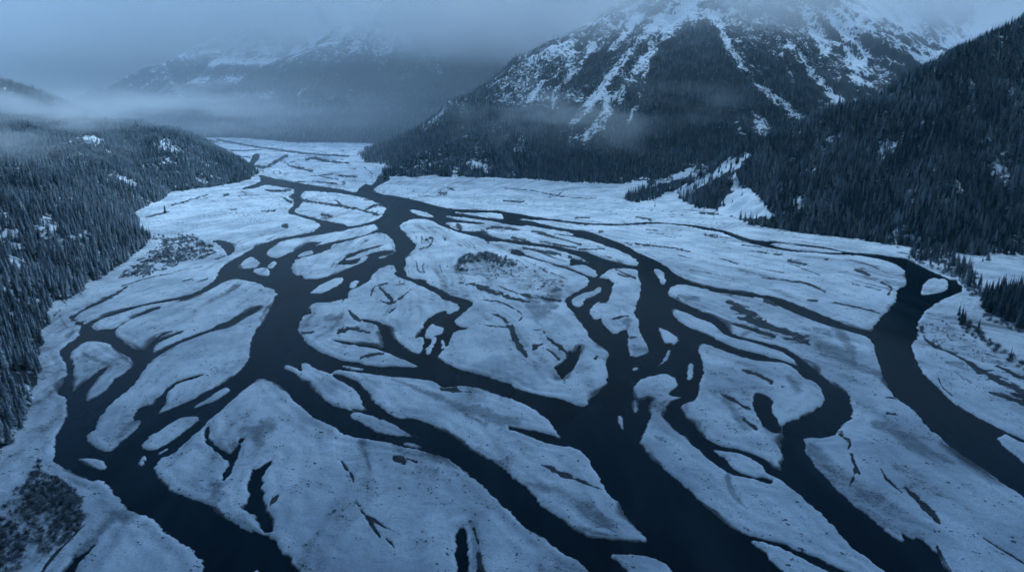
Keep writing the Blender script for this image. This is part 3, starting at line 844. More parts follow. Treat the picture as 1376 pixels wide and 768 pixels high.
STR_A = ["P:935,-10,30 880,60,16 845,110,16 805,165,20 785,190,12", "P:900,10,12 830,90,10 785,150,14 770,165,10", "P:880,40,8 860,130,10 845,165,5", "P:770,95,7 745,125,8 742,150,4", "P:730,108,6 712,135,7", "P:980,62,12 1000,95,10 1030,125,10 1062,150,16 1085,160,10",
         "P:1058,60,8 1085,90,12 1112,122,14 1125,140,12", "P:1012,150,8 1022,170,22 1035,185,14", "P:990,165,6 1002,185,8", "P:1050,72,4 1066,110,6", "P:800,60,6 780,85,5", "P:960,20,14 985,70,10", "P:1130,20,40 1150,70,34 1160,110,24", "P:1085,20,20 1110,70,16", "P:860,20,12 820,70,8",
         "P:815,262,10 832,252,14 866,246,9", "P:880,246,8 900,242,7", "P:902,236,7 926,230,6", "P:878,274,16 905,260,17 928,250,14 945,238,14 960,228,14 982,219,14 1004,206,6", "P:948,246,5 955,256,5", "P:940,230,22 965,222,14", "P:985,262,26 1000,272,34 1018,284,26"]
STR_B = ["P:1330,20,30 1290,60,34 1245,85,40 1215,105,30", "P:1180,0,50 1215,40,40 1225,80,30", "P:1376,0,40 1320,15,30"]

def sn_left(X, Y, Z, sl_):
    s = .34 + .26 * px_ellipses(X, Y, Z, CLR_L) + .22 * fbm(X, Y, 90, 3, 320)
    return s, np.clip(sl_ - .6, 0, 1)
def sn_right(X, Y, Z, sl_):
    s = .24 + .32 * px_ellipses(X, Y, Z, CLR_R) + .15 * fbm(X, Y, 90, 3, 321) + .8 * open_snow(X, Y, Z)
    return s, np.clip(sl_ - .6, 0, 1)
def sn_knoll(X, Y, Z, sl_):
    return .30 + .2 * px_ellipses(X, Y, Z, CLR_K) + .15 * fbm(X, Y, 90, 3, 322), np.clip(sl_ - .6, 0, 1)
DARK_A = [np.array(q, float) for q in (
    [(945, 30), (985, 78), (1032, 130), (1062, 160), (1080, 172), (1040, 192), (990, 222), (800, 246), (760, 215), (792, 172), (838, 130), (874, 85), (915, 45)],
    [(1062, 66), (1090, 100), (1116, 140), (1086, 158), (1052, 132), (1022, 106), (1040, 84)],
    [(520, 250), (540, 190), (640, 135), (700, 148), (752, 182), (790, 206), (800, 250)])]
def dark_forest(X, Y, Z):
    u, v = proj(X, Y, Z)
    u = u + 7 * fbm(X, Y, 60, 3, 345); v = v + 7 * fbm(X, Y, 60, 3, 346)
    m = np.zeros(X.shape)
    for P in DARK_A: m = np.maximum(m, sstep(-7, 7, dist_poly(u, v, P)))
    return m
def sn_mount(X, Y, Z, sl_):
    alt = sstep(200, 480, Z + 70 * fbm(X, Y, 240, 3, 330)); df = dark_forest(X, Y, Z)
    s = (.20 + .20 * alt + .26 * gully_snow(X, Y)) * (1 - df) + .05 * df + .34 * px_strokes(X, Y, Z, STR_A) - .20 * sstep(.85, 1.6, sl_) + .16 * fbm(X, Y, 110, 4, 331) + .8 * open_snow(X, Y, Z)
    u, v = proj(X, Y, Z); ci = sstep(1092, 1128, u + 10 * fbm(X, Y, 90, 3, 336)) * sstep(190, 150, v)
    s = s + ci * (.16 - .22 * sstep(.75, 1.2, sl_))
    return s, np.maximum(sstep(250, 450, Z), ci)
def sn_cirque(X, Y, Z, sl_):
    s = .52 + .40 * px_strokes(X, Y, Z, STR_B) - .45 * sstep(.85, 1.5, sl_) + .25 * fbm(X, Y, 160, 4, 333)
    return s, np.ones(X.shape)
def sn_far_(RID, seed):
    def f(X, Y, Z, sl_):
        z, s, d = ridges_z(X, Y, RID)
        g = np.minimum(np.abs(perlin(s / 150, d / 900, seed)), 1.3 * np.abs(perlin(s / 60, d / 500, seed + 5)))
        alt = sstep(250, 560, Z + 80 * fbm(X, Y, 400, 3, 340))
        return .06 + .42 * alt + .42 * (1 - sstep(.02, .14, g)) * sstep(90, 260, Z) - .15 * sstep(.7, 1.3, sl_) + .2 * fbm(X, Y, 160, 4, 341), sstep(250, 500, Z)
    return f

field('forested_hillside', (-1700, -150, 150, 2600), 6.0, z_left, M_HILL, sn_left, 'near forested hillside along the left bank with a wooded spur')
field('forested_hill', (250, 1900, 700, 2100), 6.0, z_right, M_HILL, sn_right, 'steep dark forested hill rising beside the right hand channel')
field('wooded_knoll', (-500, 450, 1650, 2500), 6.0, z_knoll, M_HILL, sn_knoll, 'low wooded knoll where the river bends')
field('mountain', (-700, 2400, 1300, 4200), 6.5, z_mount, M_MTN, sn_mount, 'great mountain with snow couloirs above the river bend')
field('mountain_cirque', (800, 3600, 2300, 4300), 8.0, z_cirque, M_MTN, sn_cirque, 'snowy cirque wall behind the forested hill')
field('mountain_range', (-4800, -400, 2900, 7200), 16.0, z_farL, M_MTN, sn_far_(MC, 200), 'far mountain range fading into cloud at the valley head')
field('mountain_massif', (-2600, 2000, 2900, 7000), 16.0, z_farR, M_MTN, sn_far_(MD, 220), 'misty massif behind the great mountain')
field('misty_shoulder', (-2800, -900, 1500, 3100), 10.0, z_lsh, M_HILL, lambda X, Y, Z, s: (.2 + .15 * fbm(X, Y, 90, 3, 350), 0 * X), 'dark hill shoulder standing out of the mist')

# ------------------------------------------------------------------ trees
def spruce_crown(seed, layers, per, H=20.0, rad=3.0, lean=.0):
    r = random.Random(seed); V = []; Fc = []
    for i in range(layers):
        f = i / (layers - 1)
        z = H * (.07 + .90 * f)
        L = rad * (1 - f) ** .85 * r.uniform(.82, 1.15) + .12
        n = max(4, int(per * (1 - .55 * f)))
        a0 = r.uniform(0, 6.28)
        for j in range(n):
            if r.random() < .07: continue
            a = a0 + 6.283 * j / n + r.uniform(-.25, .25)
            l = L * r.uniform(.7, 1.18); w = l * r.uniform(.30, .42) + .1; dr = l * r.uniform(.30, .62) + .1
            c, s = math.cos(a), math.sin(a); tz = z + r.uniform(-.3, .3)
            b = len(V)
            V += [(0, 0, tz + .35), (c * l * .55 - s * w, s * l * .55 + c * w, tz - dr * .55), (c * l, s * l, tz - dr), (c * l * .55 + s * w, s * l * .55 - c * w, tz - dr * .55), (c * l * .5, s * l * .5, tz - dr * .18)]
            Fc += [(b, b + 1, b + 4), (b + 1, b + 2, b + 4), (b + 2, b + 3, b + 4), (b + 3, b, b + 4)]
    b = len(V); V += [(.12, 0, H * .95), (-.1, .12, H * .95), (-.1, -.12, H * .95), (0, 0, H * 1.04)]
    Fc += [(b, b + 1, b + 3), (b + 1, b + 2, b + 3), (b + 2, b, b + 3)]
    return raw_mesh('crown', V, Fc, M_NEEDLE)

def trunk_mesh(H=20.0, r0=.28):
    V = []; Fc = []; n = 6
    lv = [(-1.2, r0 * 1.25), (.4, r0), (H * .5, r0 * .6), (H * .97, .04)]
    for z, rr in lv:
        for j in range(n): V.append((rr * math.cos(6.283 * j / n), rr * math.sin(6.283 * j / n), z))
    for i in range(len(lv) - 1):
        for j in range(n): Fc.append((i * n + j, i * n + (j + 1) % n, (i + 1) * n + (j + 1) % n, (i + 1) * n + j))
    return raw_mesh('trunk', V, Fc, M_BARK)

def shrub_crown(seed, n=50, H=3.4, W=2.4):
    r = random.Random(seed); V = []; Fc = []
    lobes = [(r.uniform(-.5, .5) * W, r.uniform(-.5, .5) * W, r.uniform(.6, 1.0)) for _ in range(5)]
    for i in range(n):
        lx, ly, ls = lobes[r.randrange(5)]
        a = r.uniform(0, 6.283); el = math.asin(r.uniform(.05, 1)); q = ls * r.uniform(.55, 1.1)
        t = (lx + W * .62 * q * math.cos(el) * math.cos(a), ly + W * .62 * q * math.cos(el) * math.sin(a), H * q * math.sin(el) * .95 + .1)
        m = (lx * .8 + t[0] * .35, ly * .8 + t[1] * .35, t[2] * .45)
        w = r.uniform(.04, .10); ca, sa = -math.sin(a) * w, math.cos(a) * w; b = len(V)
        V += [(lx * .55, ly * .55, -.2), (m[0] + ca, m[1] + sa, m[2]), (m[0] - ca, m[1] - sa, m[2]), t]
        Fc += [(b, b + 1, b + 2), (b + 1, b + 3, b + 2)]
        for q2 in range(2):
            f = r.uniform(.5, 1); c0 = [m[j] + (t[j] - m[j]) * f for j in range(3)]; w2 = .11
            t2 = (c0[0] + r.uniform(-.7, .7), c0[1] + r.uniform(-.7, .7), max(.05, c0[2] + r.uniform(-.15, .7)))
            b = len(V); V += [tuple(c0), (t2[0] + w2, t2[1], t2[2] - .1), (t2[0] - .3 * w2, t2[1] + w2, t2[2] + .25)]; Fc.append((b, b + 1, b + 2))
    return raw_mesh('twigs', V, Fc, M_TWIG)

def stem_mesh(H=1.8):
    V = []; Fc = []
    for q in range(4):
        a = q * 1.7; dx, dy = .5 * math.cos(a), .5 * math.sin(a); b = len(V)
        for z, rr, s in ((-.3, .09, .15), (H, .04, 1.0)):
            for j in range(4): V.append((dx * s + rr * math.cos(1.571 * j), dy * s + rr * math.sin(1.571 * j), z))
        for j in range(4): Fc.append((b + j, b + (j + 1) % 4, b + 4 + (j + 1) % 4, b + 4 + j))
    return raw_mesh('stems', V, Fc, M_BARK)

NEARC = [spruce_crown(1, 17, 10), spruce_crown(2, 16, 9, rad=2.3), spruce_crown(3, 18, 10, rad=3.1), spruce_crown(4, 15, 9, rad=2.6)]
TRUNK = trunk_mesh()
SHRUBC = [shrub_crown(11), shrub_crown(12, 46, 2.8, 2.8), shrub_crown(13, 52, 4.0, 2.1)]
STEM = stem_mesh()

def spruce(x, y, z, h, rot, frost, i, label, group=None, wide=1.0, name='spruce_tree'):
    o = bpy.data.objects.new(name, None); o.empty_display_size = .5; COL.objects.link(o)
    o.location = (x, y, z); o.rotation_euler = (0, 0, rot); s = h / 20.0; o.scale = (s * wide, s * wide, s)
    put(o, label, 'tree', group)
    for nm, me in (('crown', NEARC[i % 4]), ('trunk', TRUNK)):
        c = bpy.data.objects.new(nm, me); COL.objects.link(c); c.parent = o
        c['frost'] = float(frost)
    return o

def shrub(x, y, z, s, rot, frost, i, label, group):
    o = bpy.data.objects.new('bare_shrub', None); o.empty_display_size = .3; COL.objects.link(o)
    o.location = (x, y, z); o.rotation_euler = (0, 0, rot); o.scale = (s, s, s * .95)
    put(o, label, 'shrub', group)
    for nm, me in (('twigs', SHRUBC[i % 3]), ('stems', STEM)):
        c = bpy.data.objects.new(nm, me); COL.objects.link(c); c.parent = o
        c['frost'] = float(frost)
    return o

def jgrid(box, step, rng):
    x = np.arange(box[0], box[1], step); y = np.arange(box[2], box[3], step)
    X, Y = np.meshgrid(x, y)
    X = X + (rng.random(X.shape) - .5) * step * .95; Y = Y + (rng.random(Y.shape) - .5) * step * .95
    return X.ravel(), Y.ravel()

def inframe(X, Y, Z, mu=130, mv=60):
    u, v = proj(X, Y, Z)
    return (u > -mu) & (u < 1376 + mu) & (v > -mv) & (v < 768 + mv) & (Y > 60)

POOL = []       # (x, y, z, h, frost, tag)
OTHER = [z_left, z_right, z_knoll, z_mount]
def cover(box, step, zf, others, hmin, hmax, frost, tag, keepf):
    X, Y = jgrid(box, step, RNG)
    Z = zf(X, Y)
    ok = (Z > .9) & inframe(X, Y, Z)
    X, Y, Z = X[ok], Y[ok], Z[ok]
    for g in others:
        k = g(X, Y) < Z + .5
        X, Y, Z = X[k], Y[k], Z[k]
    k = keepf(X, Y, Z)
    X, Y, Z = X[k], Y[k], Z[k]
    h = hmin + (hmax - hmin) * np.clip(.45 + .45 * fbm(X, Y, 55, 3, 400) + .33 * RNG.standard_normal(len(X)), -.35, 1.15)
    fr = np.clip(frost(X, Y, Z) + .22 * RNG.standard_normal(len(X)), 0, 1)
    POOL.append((X, Y, Z - .3, h, fr, np.full(len(X), tag)))

def rnd(X): return RNG.random(X.shape)
def k_left(X, Y, Z):
    p = .97 - .78 * px_ellipses(X, Y, Z, CLR_L) - .75 * sstep(.18, .65, fbm(X, Y, 60, 3, 410))
    return rnd(X) < p
def k_right(X, Y, Z):
    u, v = proj(X, Y, Z)
    p = .97 - .8 * px_ellipses(X, Y, Z, CLR_R) - .6 * sstep(.28, .75, fbm(X, Y, 55, 3, 411))
    # snowy terrace and open fan at the hill's foot
    p = np.where((v > 343 + 0 * u) & (u > 1275), 0, p)
    fan = (u > 955) & (u < 1036) & (v > 252) & (v < 292) & (u - 985 < (v - 252) * 1.5 + 5)
    return (rnd(X) < p) & ~(fan & (u > 972))
def k_knoll(X, Y, Z):
    return rnd(X) < .95 - .9 * px_ellipses(X, Y, Z, CLR_K) - .3 * sstep(.4, .9, fbm(X, Y, 60, 3, 412))
def k_mount(X, Y, Z):
    df = dark_forest(X, Y, Z); low = 1 - sstep(230, 420, Z + 70 * fbm(X, Y, 160, 3, 413))
    p = .95 * df + (1 - df) * (.10 + .42 * low) * (1 - .7 * gully_snow(X, Y))
    p = p * (1 - np.maximum(px_strokes(X, Y, Z, STR_A), px_strokes(X, Y, Z + 11, STR_A))) - .3 * sstep(.3, .9, fbm(X, Y, 70, 3, 416))
    u, v = proj(X, Y, Z); p = p * (1 - sstep(1092, 1122, u) * (v < 175))
    return rnd(X) < p
def k_far(X, Y, Z):
    tl = 260 + 60 * fbm(X, Y, 300, 3, 414)
    return rnd(X) < .9 * (1 - sstep(tl - 120, tl + 120, Z)) - .2 * sstep(.4, .8, fbm(X, Y, 150, 3, 415))

cover((-1700, -150, 150, 2600), 5.1, z_left, [], 10, 19, lambda X, Y, Z: .62 + .32 * fbm(X, Y, 110, 3, 420), 0, k_left)
cover((250, 1900, 700, 2100), 5.4, z_right, [z_mount], 11, 21, lambda X, Y, Z: .26 + .30 * fbm(X, Y, 90, 3, 421), 1, k_right)
cover((-500, 450, 1650, 2500), 7.0, z_knoll, [z_mount], 12, 20, lambda X, Y, Z: .34 + .14 * fbm(X, Y, 110, 2, 422), 2, k_knoll)
cover((-700, 2000, 1300, 3300), 8.0, z_mount, [z_right, z_knoll], 11, 19, lambda X, Y, Z: .22 + .10 * fbm(X, Y, 150, 2, 423) + .25 * sstep(200, 420, Z), 3, k_mount)
cover((-3200, 400, 2950, 4700), 13.0, z_farR, [z_mount, z_knoll, z_farL], 14, 22, lambda X, Y, Z: .25 + 0 * X, 4, k_far)
cover((-4200, -600, 2950, 4700), 14.0, z_farL, [z_farR, z_left], 14, 22, lambda X, Y, Z: .25 + 0 * X, 4, k_far)
cover((-2400, -900, 1700, 2700), 9.0, z_lsh, [z_left], 13, 20, lambda X, Y, Z: .25 + 0 * X, 4, lambda X, Y, Z: rnd(X) < .9)

def in_poly_px(u, v, P):
    ins = np.zeros(u.shape, bool)
    for i in range(len(P)):
        a, b = P[i], P[(i + 1) % len(P)]
        if a[1] != b[1]:
            ins ^= ((a[1] > v) != (b[1] > v)) & (u < (b[0] - a[0]) * (v - a[1]) / (b[1] - a[1]) + a[0])
    return ins

def ground_stand(poly, step, hmin, hmax, frost, tag, dens=.95):
    P = np.array(poly, float); wx, wy = gp(P[:, 0], P[:, 1])
    X, Y = jgrid((wx.min(), wx.max(), wy.min(), wy.max()), step, RNG)
    u, v = proj(X, Y, 0 * X)
    k = in_poly_px(u, v, P) & (rnd(X) < dens)
    X, Y = X[k], Y[k]; Z = zg_at(X, Y)
    k = Z > .3; X, Y, Z = X[k], Y[k], Z[k]
    h = hmin + (hmax - hmin) * RNG.random(len(X))
    POOL.append((X, Y, Z - .2, h, np.clip(frost + .08 * RNG.standard_normal(len(X)), 0, 1), np.full(len(X), tag)))

ground_stand([(1319, 402), (1335, 398), (1410, 396), (1420, 480), (1376, 446), (1345, 430), (1322, 422)], 4.8, 16, 25, .10, 10)
ground_stand([(1218, 343), (1232, 334), (1262, 338), (1285, 350), (1300, 362), (1318, 384), (1322, 400), (1308, 395), (1290, 376), (1262, 361), (1236, 353)], 6.0, 5, 19, .22, 11, .62)
ground_stand([(1286, 424), (1293, 424), (1300, 436), (1290, 440)], 4.0, 11, 17, .12, 12)
ground_stand([(838, 264), (862, 256), (890, 252), (900, 254), (884, 268), (856, 274), (842, 271)], 7.0, 12, 19, .2, 5)
ground_stand([(926, 266), (938, 256), (952, 250), (976, 248), (980, 256), (974, 268), (970, 283), (934, 281)], 7.0, 12, 19, .22, 5)
ground_stand([(272, 184), (300, 184), (400, 193), (485, 193), (560, 200), (560, 188), (400, 176), (300, 176)], 12, 14, 20, .25, 4)

AX, AY, AZ, AH, AF, AT = [np.concatenate(c) for c in zip(*POOL)]
bu, bv = proj(AX, AY, AZ); bu = bu + 7 * fbm(AX, AY, 30, 3, 460); bv = bv + 5 * fbm(AX, AY, 30, 3, 461)
cut = np.zeros(len(AX), bool)
for P in OPEN: cut |= in_poly_px(bu, bv, P) | in_poly_px(bu, bv - 7, P)
k = ~(cut & (rnd(AX) < .86) & np.isin(AT, [1, 2, 3, 5]))
AX, AY, AZ, AH, AF, AT = [c[k] for c in (AX, AY, AZ, AH, AF, AT)]
AU, AV = proj(AX, AY, AZ + AH * .6)
dist = np.sqrt(AX ** 2 + AY ** 2 + (AZ - CH) ** 2)
infr = (AU > 2) & (AU < 1374) & (AV > 2) & (AV < 766) & np.isin(AT, [0, 1, 10, 11, 12])
order = np.argsort(np.where(infr, dist / AH, 1e9))
N_IND = 285
near = np.zeros(len(AX), bool); near[order[:N_IND]] = True
TREE_TEXT = {0: ('frosted spruce in the dense forest on the left hillside', 'spruces of the left hillside forest'),
             1: ('dark spruce at the foot of the steep forested hill on the right', 'spruces at the foot of the right hill'),
             10: ('tall dark spruce in the tight black grove on the snowy right bank', 'spruces of the dark grove on the right bank'),
             11: ('spruce in the ragged belt along the right channel bank', 'spruces along the right channel bank'),
             12: ('slim dark spruce at the tip of the scrub strip below the grove', 'spruces at the tip of the scrub strip')}
for n_, i in enumerate(np.where(near)[0]):
    lab, grp = TREE_TEXT[int(AT[i])]
    spruce(AX[i], AY[i], AZ[i], AH[i], RNG.random() * 6.28, AF[i], int(RNG.integers(4)), lab, grp, RNG.uniform(1.0, 1.5))

def lone(u, v, h, frost, label, wide=1.0, i=0):
    x, y = gp(u, v, .8); x, y = float(x), float(y)
    z = float(zg_at(x, y)[0]); z = max(z, float(z_left(np.array([x]), np.array([y]))[0]), float(z_right(np.array([x]), np.array([y]))[0]))
    spruce(x, y, z - .2, h, u * .37, frost, i, label, None, wide)
lone(222, 286, 17, .25, 'lone dark spruce on the snowy spit beside the left slope', 1.3, 2)
lone(1302, 387, 27, .10, 'tall slender spruce standing alone on the bank left of the dark grove', .95, 1)
lone(1314, 446, 12, .10, 'small spruce standing out of the scrub strip below the grove', 1.0, 0)
lone(1357, 484, 11, .12, 'small dark spruce rising from the lower end of the scrub strip', 1.1, 3)
lone(983, 284, 9, .15, 'small dark conical spruce on the open snow fan', 1.5, 2)
lone(995, 285, 10, .55, 'pale frosted tree next to the small dark one on the snow fan', 1.6, 3)
lone(880, 278, 11, .15, 'small isolated spruce at the edge of the snowfield by the terrace wood', 1.3, 1)
lone(1327, 351, 11, .75, 'round frosted tree alone on the snowy meadow above the grove', 2.4, 2)
lone(1320, 353, 6, .10, 'short dark spruce beside the round frosted tree on the meadow', 1.6, 0)
lone(1253, 343, 11, .95, 'snow white frosted tree in the bank belt below the hill', 2.0, 3)

# far forest: everything past the individual trees, as one mass
def scatter(name, X, Y, Z, SC, FR, RT, VI, sources, label):
    me = bpy.data.meshes.new(name); me.vertices.add(len(X))
    me.vertices.foreach_set('co', np.stack([X, Y, Z], -1).astype(np.float32).ravel())
    for k, a in (('scl', SC), ('frost', FR), ('rot', RT), ('wid', RNG.uniform(1.0, 1.6, len(X)))):
        q = me.attributes.new(k, 'FLOAT', 'POINT'); q.data.foreach_set('value', a.astype(np.float32))
    q = me.attributes.new('var', 'INT', 'POINT'); q.data.foreach_set('value', VI.astype(np.int32))
    o = bpy.data.objects.new(name, me); COL.objects.link(o)
    g = bpy.data.node_groups.new(name + '_nodes', 'GeometryNodeTree')
    g.interface.new_socket('Geometry', in_out='INPUT', socket_type='NodeSocketGeometry')
    g.interface.new_socket('Geometry', in_out='OUTPUT', socket_type='NodeSocketGeometry')
    i_ = g.nodes.new('NodeGroupInput'); o_ = g.nodes.new('NodeGroupOutput')
    iop = g.nodes.new('GeometryNodeInstanceOnPoints')
    j = g.nodes.new('GeometryNodeGeometryToInstance')
    for s in reversed(sources):
        oi = g.nodes.new('GeometryNodeObjectInfo'); oi.inputs['Object'].default_value = s; oi.transform_space = 'ORIGINAL'
        oi.inputs['As Instance'].default_value = False
        g.links.new(oi.outputs['Geometry'], j.inputs[0])
    def na(n, t):
        q = g.nodes.new('GeometryNodeInputNamedAttribute'); q.data_type = t; q.inputs['Name'].default_value = n; return q.outputs['Attribute']
    g.links.new(i_.outputs[0], iop.inputs['Points']); g.links.new(j.outputs[0], iop.inputs['Instance'])
    iop.inputs['Pick Instance'].default_value = True
    g.links.new(na('var', 'INT'), iop.inputs['Instance Index'])
    cx = g.nodes.new('ShaderNodeCombineXYZ'); g.links.new(na('rot', 'FLOAT'), cx.inputs[2])
    e2r = g.nodes.new('FunctionNodeEulerToRotation'); g.links.new(cx.outputs[0], e2r.inputs[0]); g.links.new(e2r.outputs[0], iop.inputs['Rotation'])
    sv = g.nodes.new('ShaderNodeCombineXYZ'); mw = g.nodes.new('ShaderNodeMath'); mw.operation = 'MULTIPLY'
    g.links.new(na('scl', 'FLOAT'), mw.inputs[0]); g.links.new(na('wid', 'FLOAT'), mw.inputs[1])
    g.links.new(mw.outputs[0], sv.inputs[0]); g.links.new(mw.outputs[0], sv.inputs[1]); g.links.new(na('scl', 'FLOAT'), sv.inputs[2]); g.links.new(sv.outputs[0], iop.inputs['Scale'])
    g.links.new(iop.outputs[0], o_.inputs[0])
    md = o.modifiers.new('scatter', 'NODES'); md.node_group = g
    return put(o, label, None, None, 'stuff')

first = {}
for o in COL.objects:
    if o.name.startswith('crown') and o.data.name not in first: first[o.data.name] = o
srcs = [first[m.name] for m in NEARC if m.name in first]
far = ~near
n_ = int(far.sum())
print('trees', len(AX), 'far', n_)
scatter('conifer_forest', AX[far], AY[far], AZ[far], AH[far] / 20, AF[far], RNG.random(n_) * 6.28, RNG.integers(0, len(srcs), n_), srcs,
        'far conifer forest covering the hillsides and mountain foot')

# shrubs: bare, frosted thickets
def thicket(poly, step, smin, smax, frost, label, group, dens=.9, cap=120):
    P = np.array(poly, float); wx, wy = gp(P[:, 0], P[:, 1])
    X, Y = jgrid((wx.min(), wx.max(), wy.min(), wy.max()), step, RNG)
    u, v = proj(X, Y, 0 * X)
    k = in_poly_px(u, v, P) & (rnd(X) < dens) & (u > -10) & (u < 1386) & (v < 775)
    X, Y = X[k], Y[k]; Z = zg_at(X, Y); k = Z > .25
    X, Y, Z = X[k], Y[k], Z[k]
    sel = RNG.permutation(len(X))[:cap]
    for i in sel:
        shrub(X[i], Y[i], Z[i] - .1, RNG.uniform(smin, smax), RNG.random() * 6.28, np.clip(frost + .15 * RNG.standard_normal(), 0, 1), int(RNG.integers(3)), label, group)

TH1 = [(-8, 700), (5, 680), (20, 664), (36, 652), (48, 630), (54, 622), (58, 640), (75, 645), (95, 655), (110, 672), (114, 695), (112, 712), (95, 728), (75, 742), (60, 752), (50, 745), (40, 720), (32, 740), (25, 768), (-8, 775)]
thicket(TH1, 3.4, .6, 1.15, .3, 'bare dark shrub in the thicket on the lower left bank', 'shrubs of the lower left thicket', .8, 100)
thicket([(165, 372), (188, 352), (212, 338), (225, 325), (255, 321), (280, 332), (287, 342), (262, 348), (235, 356), (196, 372)], 7.0, 0.6, 1.6, .85, 'frosted bare shrub in the scrub island by the left slope', 'shrubs of the left scrub island', .85, 90)
thicket([(205, 318), (225, 318), (232, 322), (222, 328), (208, 325)], 8.0, 1.0, 1.5, .4, 'frosted shrub between the forest corner and the scrub island', 'shrubs at the forest corner', .8, 12)
thicket([(240, 318), (268, 318), (266, 322), (240, 323)], 8.0, .8, 1.3, .4, 'low frosted shrub in the hedge line above the scrub island', 'shrubs above the scrub island', .8, 12)
thicket([(1287, 428), (1300, 432), (1325, 455), (1350, 474), (1384, 494), (1384, 506), (1362, 495), (1335, 476), (1305, 455), (1288, 442)], 4.2, .9, 1.6, .32, 'bare shrub in the scrub strip below the dark grove', 'shrubs of the strip below the grove', .85, 55)
thicket([(1240, 352), (1266, 358), (1300, 376), (1318, 372), (1300, 360), (1270, 348)], 7, 1.0, 1.7, .3, 'bare shrub in the belt along the right channel bank', 'shrubs along the right channel bank', .7, 25)

# low willow scrub on the middle bar, reads as one mass
P = SCRUBP[0]; wx, wy = gp(P[:, 0], P[:, 1])
X, Y = jgrid((wx.min(), wx.max(), wy.min(), wy.max()), 4.4, RNG)
u, v = proj(X, Y, 0 * X)
dens = np.where(in_poly_px(u, v, pts('S:170,190 250,140 320,75 400,110 480,110 600,160 650,200 560,230 450,220 360,210 250,260 170,250')[:, :2]), .8, .16)
k = in_poly_px(u, v, P) & (rnd(X) < dens * sstep(-.35, .25, fbm(X, Y, 40, 3, 430)) * 1.2)
X, Y = X[k], Y[k]
SX, SY, SSC = [X], [Y], [RNG.uniform(.35, .85, len(X)) * np.where(dens[k] > .5, 1.7, 1)]
def underwood(poly, step, a_, b_, dens, seed):
    P = np.array(poly, float); wx, wy = gp(P[:, 0], P[:, 1])
    X, Y = jgrid((wx.min(), wx.max(), wy.min(), wy.max()), step, RNG); u, v = proj(X, Y, 0 * X)
    k = in_poly_px(u, v, P) & (rnd(X) < dens * sstep(-.5, .3, fbm(X, Y, 22, 3, seed))) & (zg_at(X, Y) > .25)
    SX.append(X[k]); SY.append(Y[k]); SSC.append(RNG.uniform(a_, b_, k.sum()))
underwood(TH1, 1.7, .3, .8, .85, 440)
underwood([(160, 376), (186, 350), (210, 335), (224, 322), (256, 319), (284, 331), (292, 343), (262, 351), (235, 360), (192, 376)], 3.4, .3, 1.1, .8, 441)
underwood([(1232, 440), (1262, 430), (1290, 440), (1330, 478), (1384, 512), (1384, 520), (1340, 505), (1290, 480), (1250, 462)], 3.4, .2, .6, .35, 442)
underwood([(1318, 424), (1345, 428), (1380, 440), (1384, 462), (1350, 440), (1325, 432)], 3.4, .5, 1.2, .8, 443)
underwood([(1214, 346), (1240, 336), (1275, 345), (1310, 372), (1322, 404), (1306, 400), (1286, 378), (1258, 364), (1230, 356)], 3.6, .4, 1.3, .6, 445)
underwood([(1040, 290), (1090, 294), (1140, 308), (1190, 328), (1216, 338), (1190, 332), (1135, 314), (1085, 299), (1040, 293)], 4.0, .5, 1.2, .6, 446)
underwood([(88, 402), (118, 392), (98, 412), (80, 428), (70, 426)], 4, .3, .8, .5, 444)
tx, ty = jgrid((-560, 760, 270, 1150), 2.6, RNG); tu, tv = proj(tx, ty, 0 * tx)
k = (tu > -40) & (tu < 1416) & (tv < 790)
tx, ty = tx[k], ty[k]
k = (rnd(tx) < .34 * sstep(.22, .8, fbm(tx, ty, 60, 3, 450)) + .18 * sstep(.4, .8, fbm(tx, ty, 14, 2, 451)) * sstep(-.1, .4, fbm(tx, ty, 120, 2, 452))) & (zg_at(tx, ty) > .45) & (z_left(tx, ty) < 0) & (z_right(tx, ty) < .2)
SX.append(tx[k]); SY.append(ty[k]); SSC.append(.09 + .20 * rnd(tx[k]) ** 2)
print('tufts', k.sum())
X, Y, SSC = np.concatenate(SX), np.concatenate(SY), np.concatenate(SSC); Z = zg_at(X, Y)
shr = [o for o in COL.objects if o.name.startswith('twigs')]
fs = {}
for o in shr: fs.setdefault(o.data.name, o)
ss = list(fs.values())
scatter('willow_scrub', X, Y, Z - .03, SSC, np.clip(.5 + .2 * RNG.standard_normal(len(X)), 0, 1), RNG.random(len(X)) * 6.28, RNG.integers(0, len(ss), len(X)), ss,
        'low bare willow scrub and tufts on the snowy gravel bars')

# stones and tufts standing out of the snow on the bars
def stone_mesh():
    r = random.Random(5); bm = bmesh.new(); bmesh.ops.create_icosphere(bm, subdivisions=1, radius=.5)
    for v_ in bm.verts: v_.co = Vector((v_.co.x * r.uniform(.8, 1.5), v_.co.y * r.uniform(.7, 1.2), v_.co.z * r.uniform(.5, .9)))
    me = bpy.data.meshes.new('stones'); bm.to_mesh(me); bm.free(); me.materials.append(M_STONE); return me

# ------------------------------------------------------------------ air: haze and mist
def volume_box(name, box, mat, label):
    x0, x1, y0, y1, z0, z1 = box
    V = [(x, y, z) for z in (z0, z1) for y in (y0, y1) for x in (x0, x1)]
    Fc = [(0, 2, 3, 1), (4, 5, 7, 6), (0, 1, 5, 4), (2, 6, 7, 3), (0, 4, 6, 2), (1, 3, 7, 5)]
    o = bpy.data.objects.new(name, raw_mesh(name, V, Fc, mat)); COL.objects.link(o)
    return put(o, label, None, None, 'stuff')

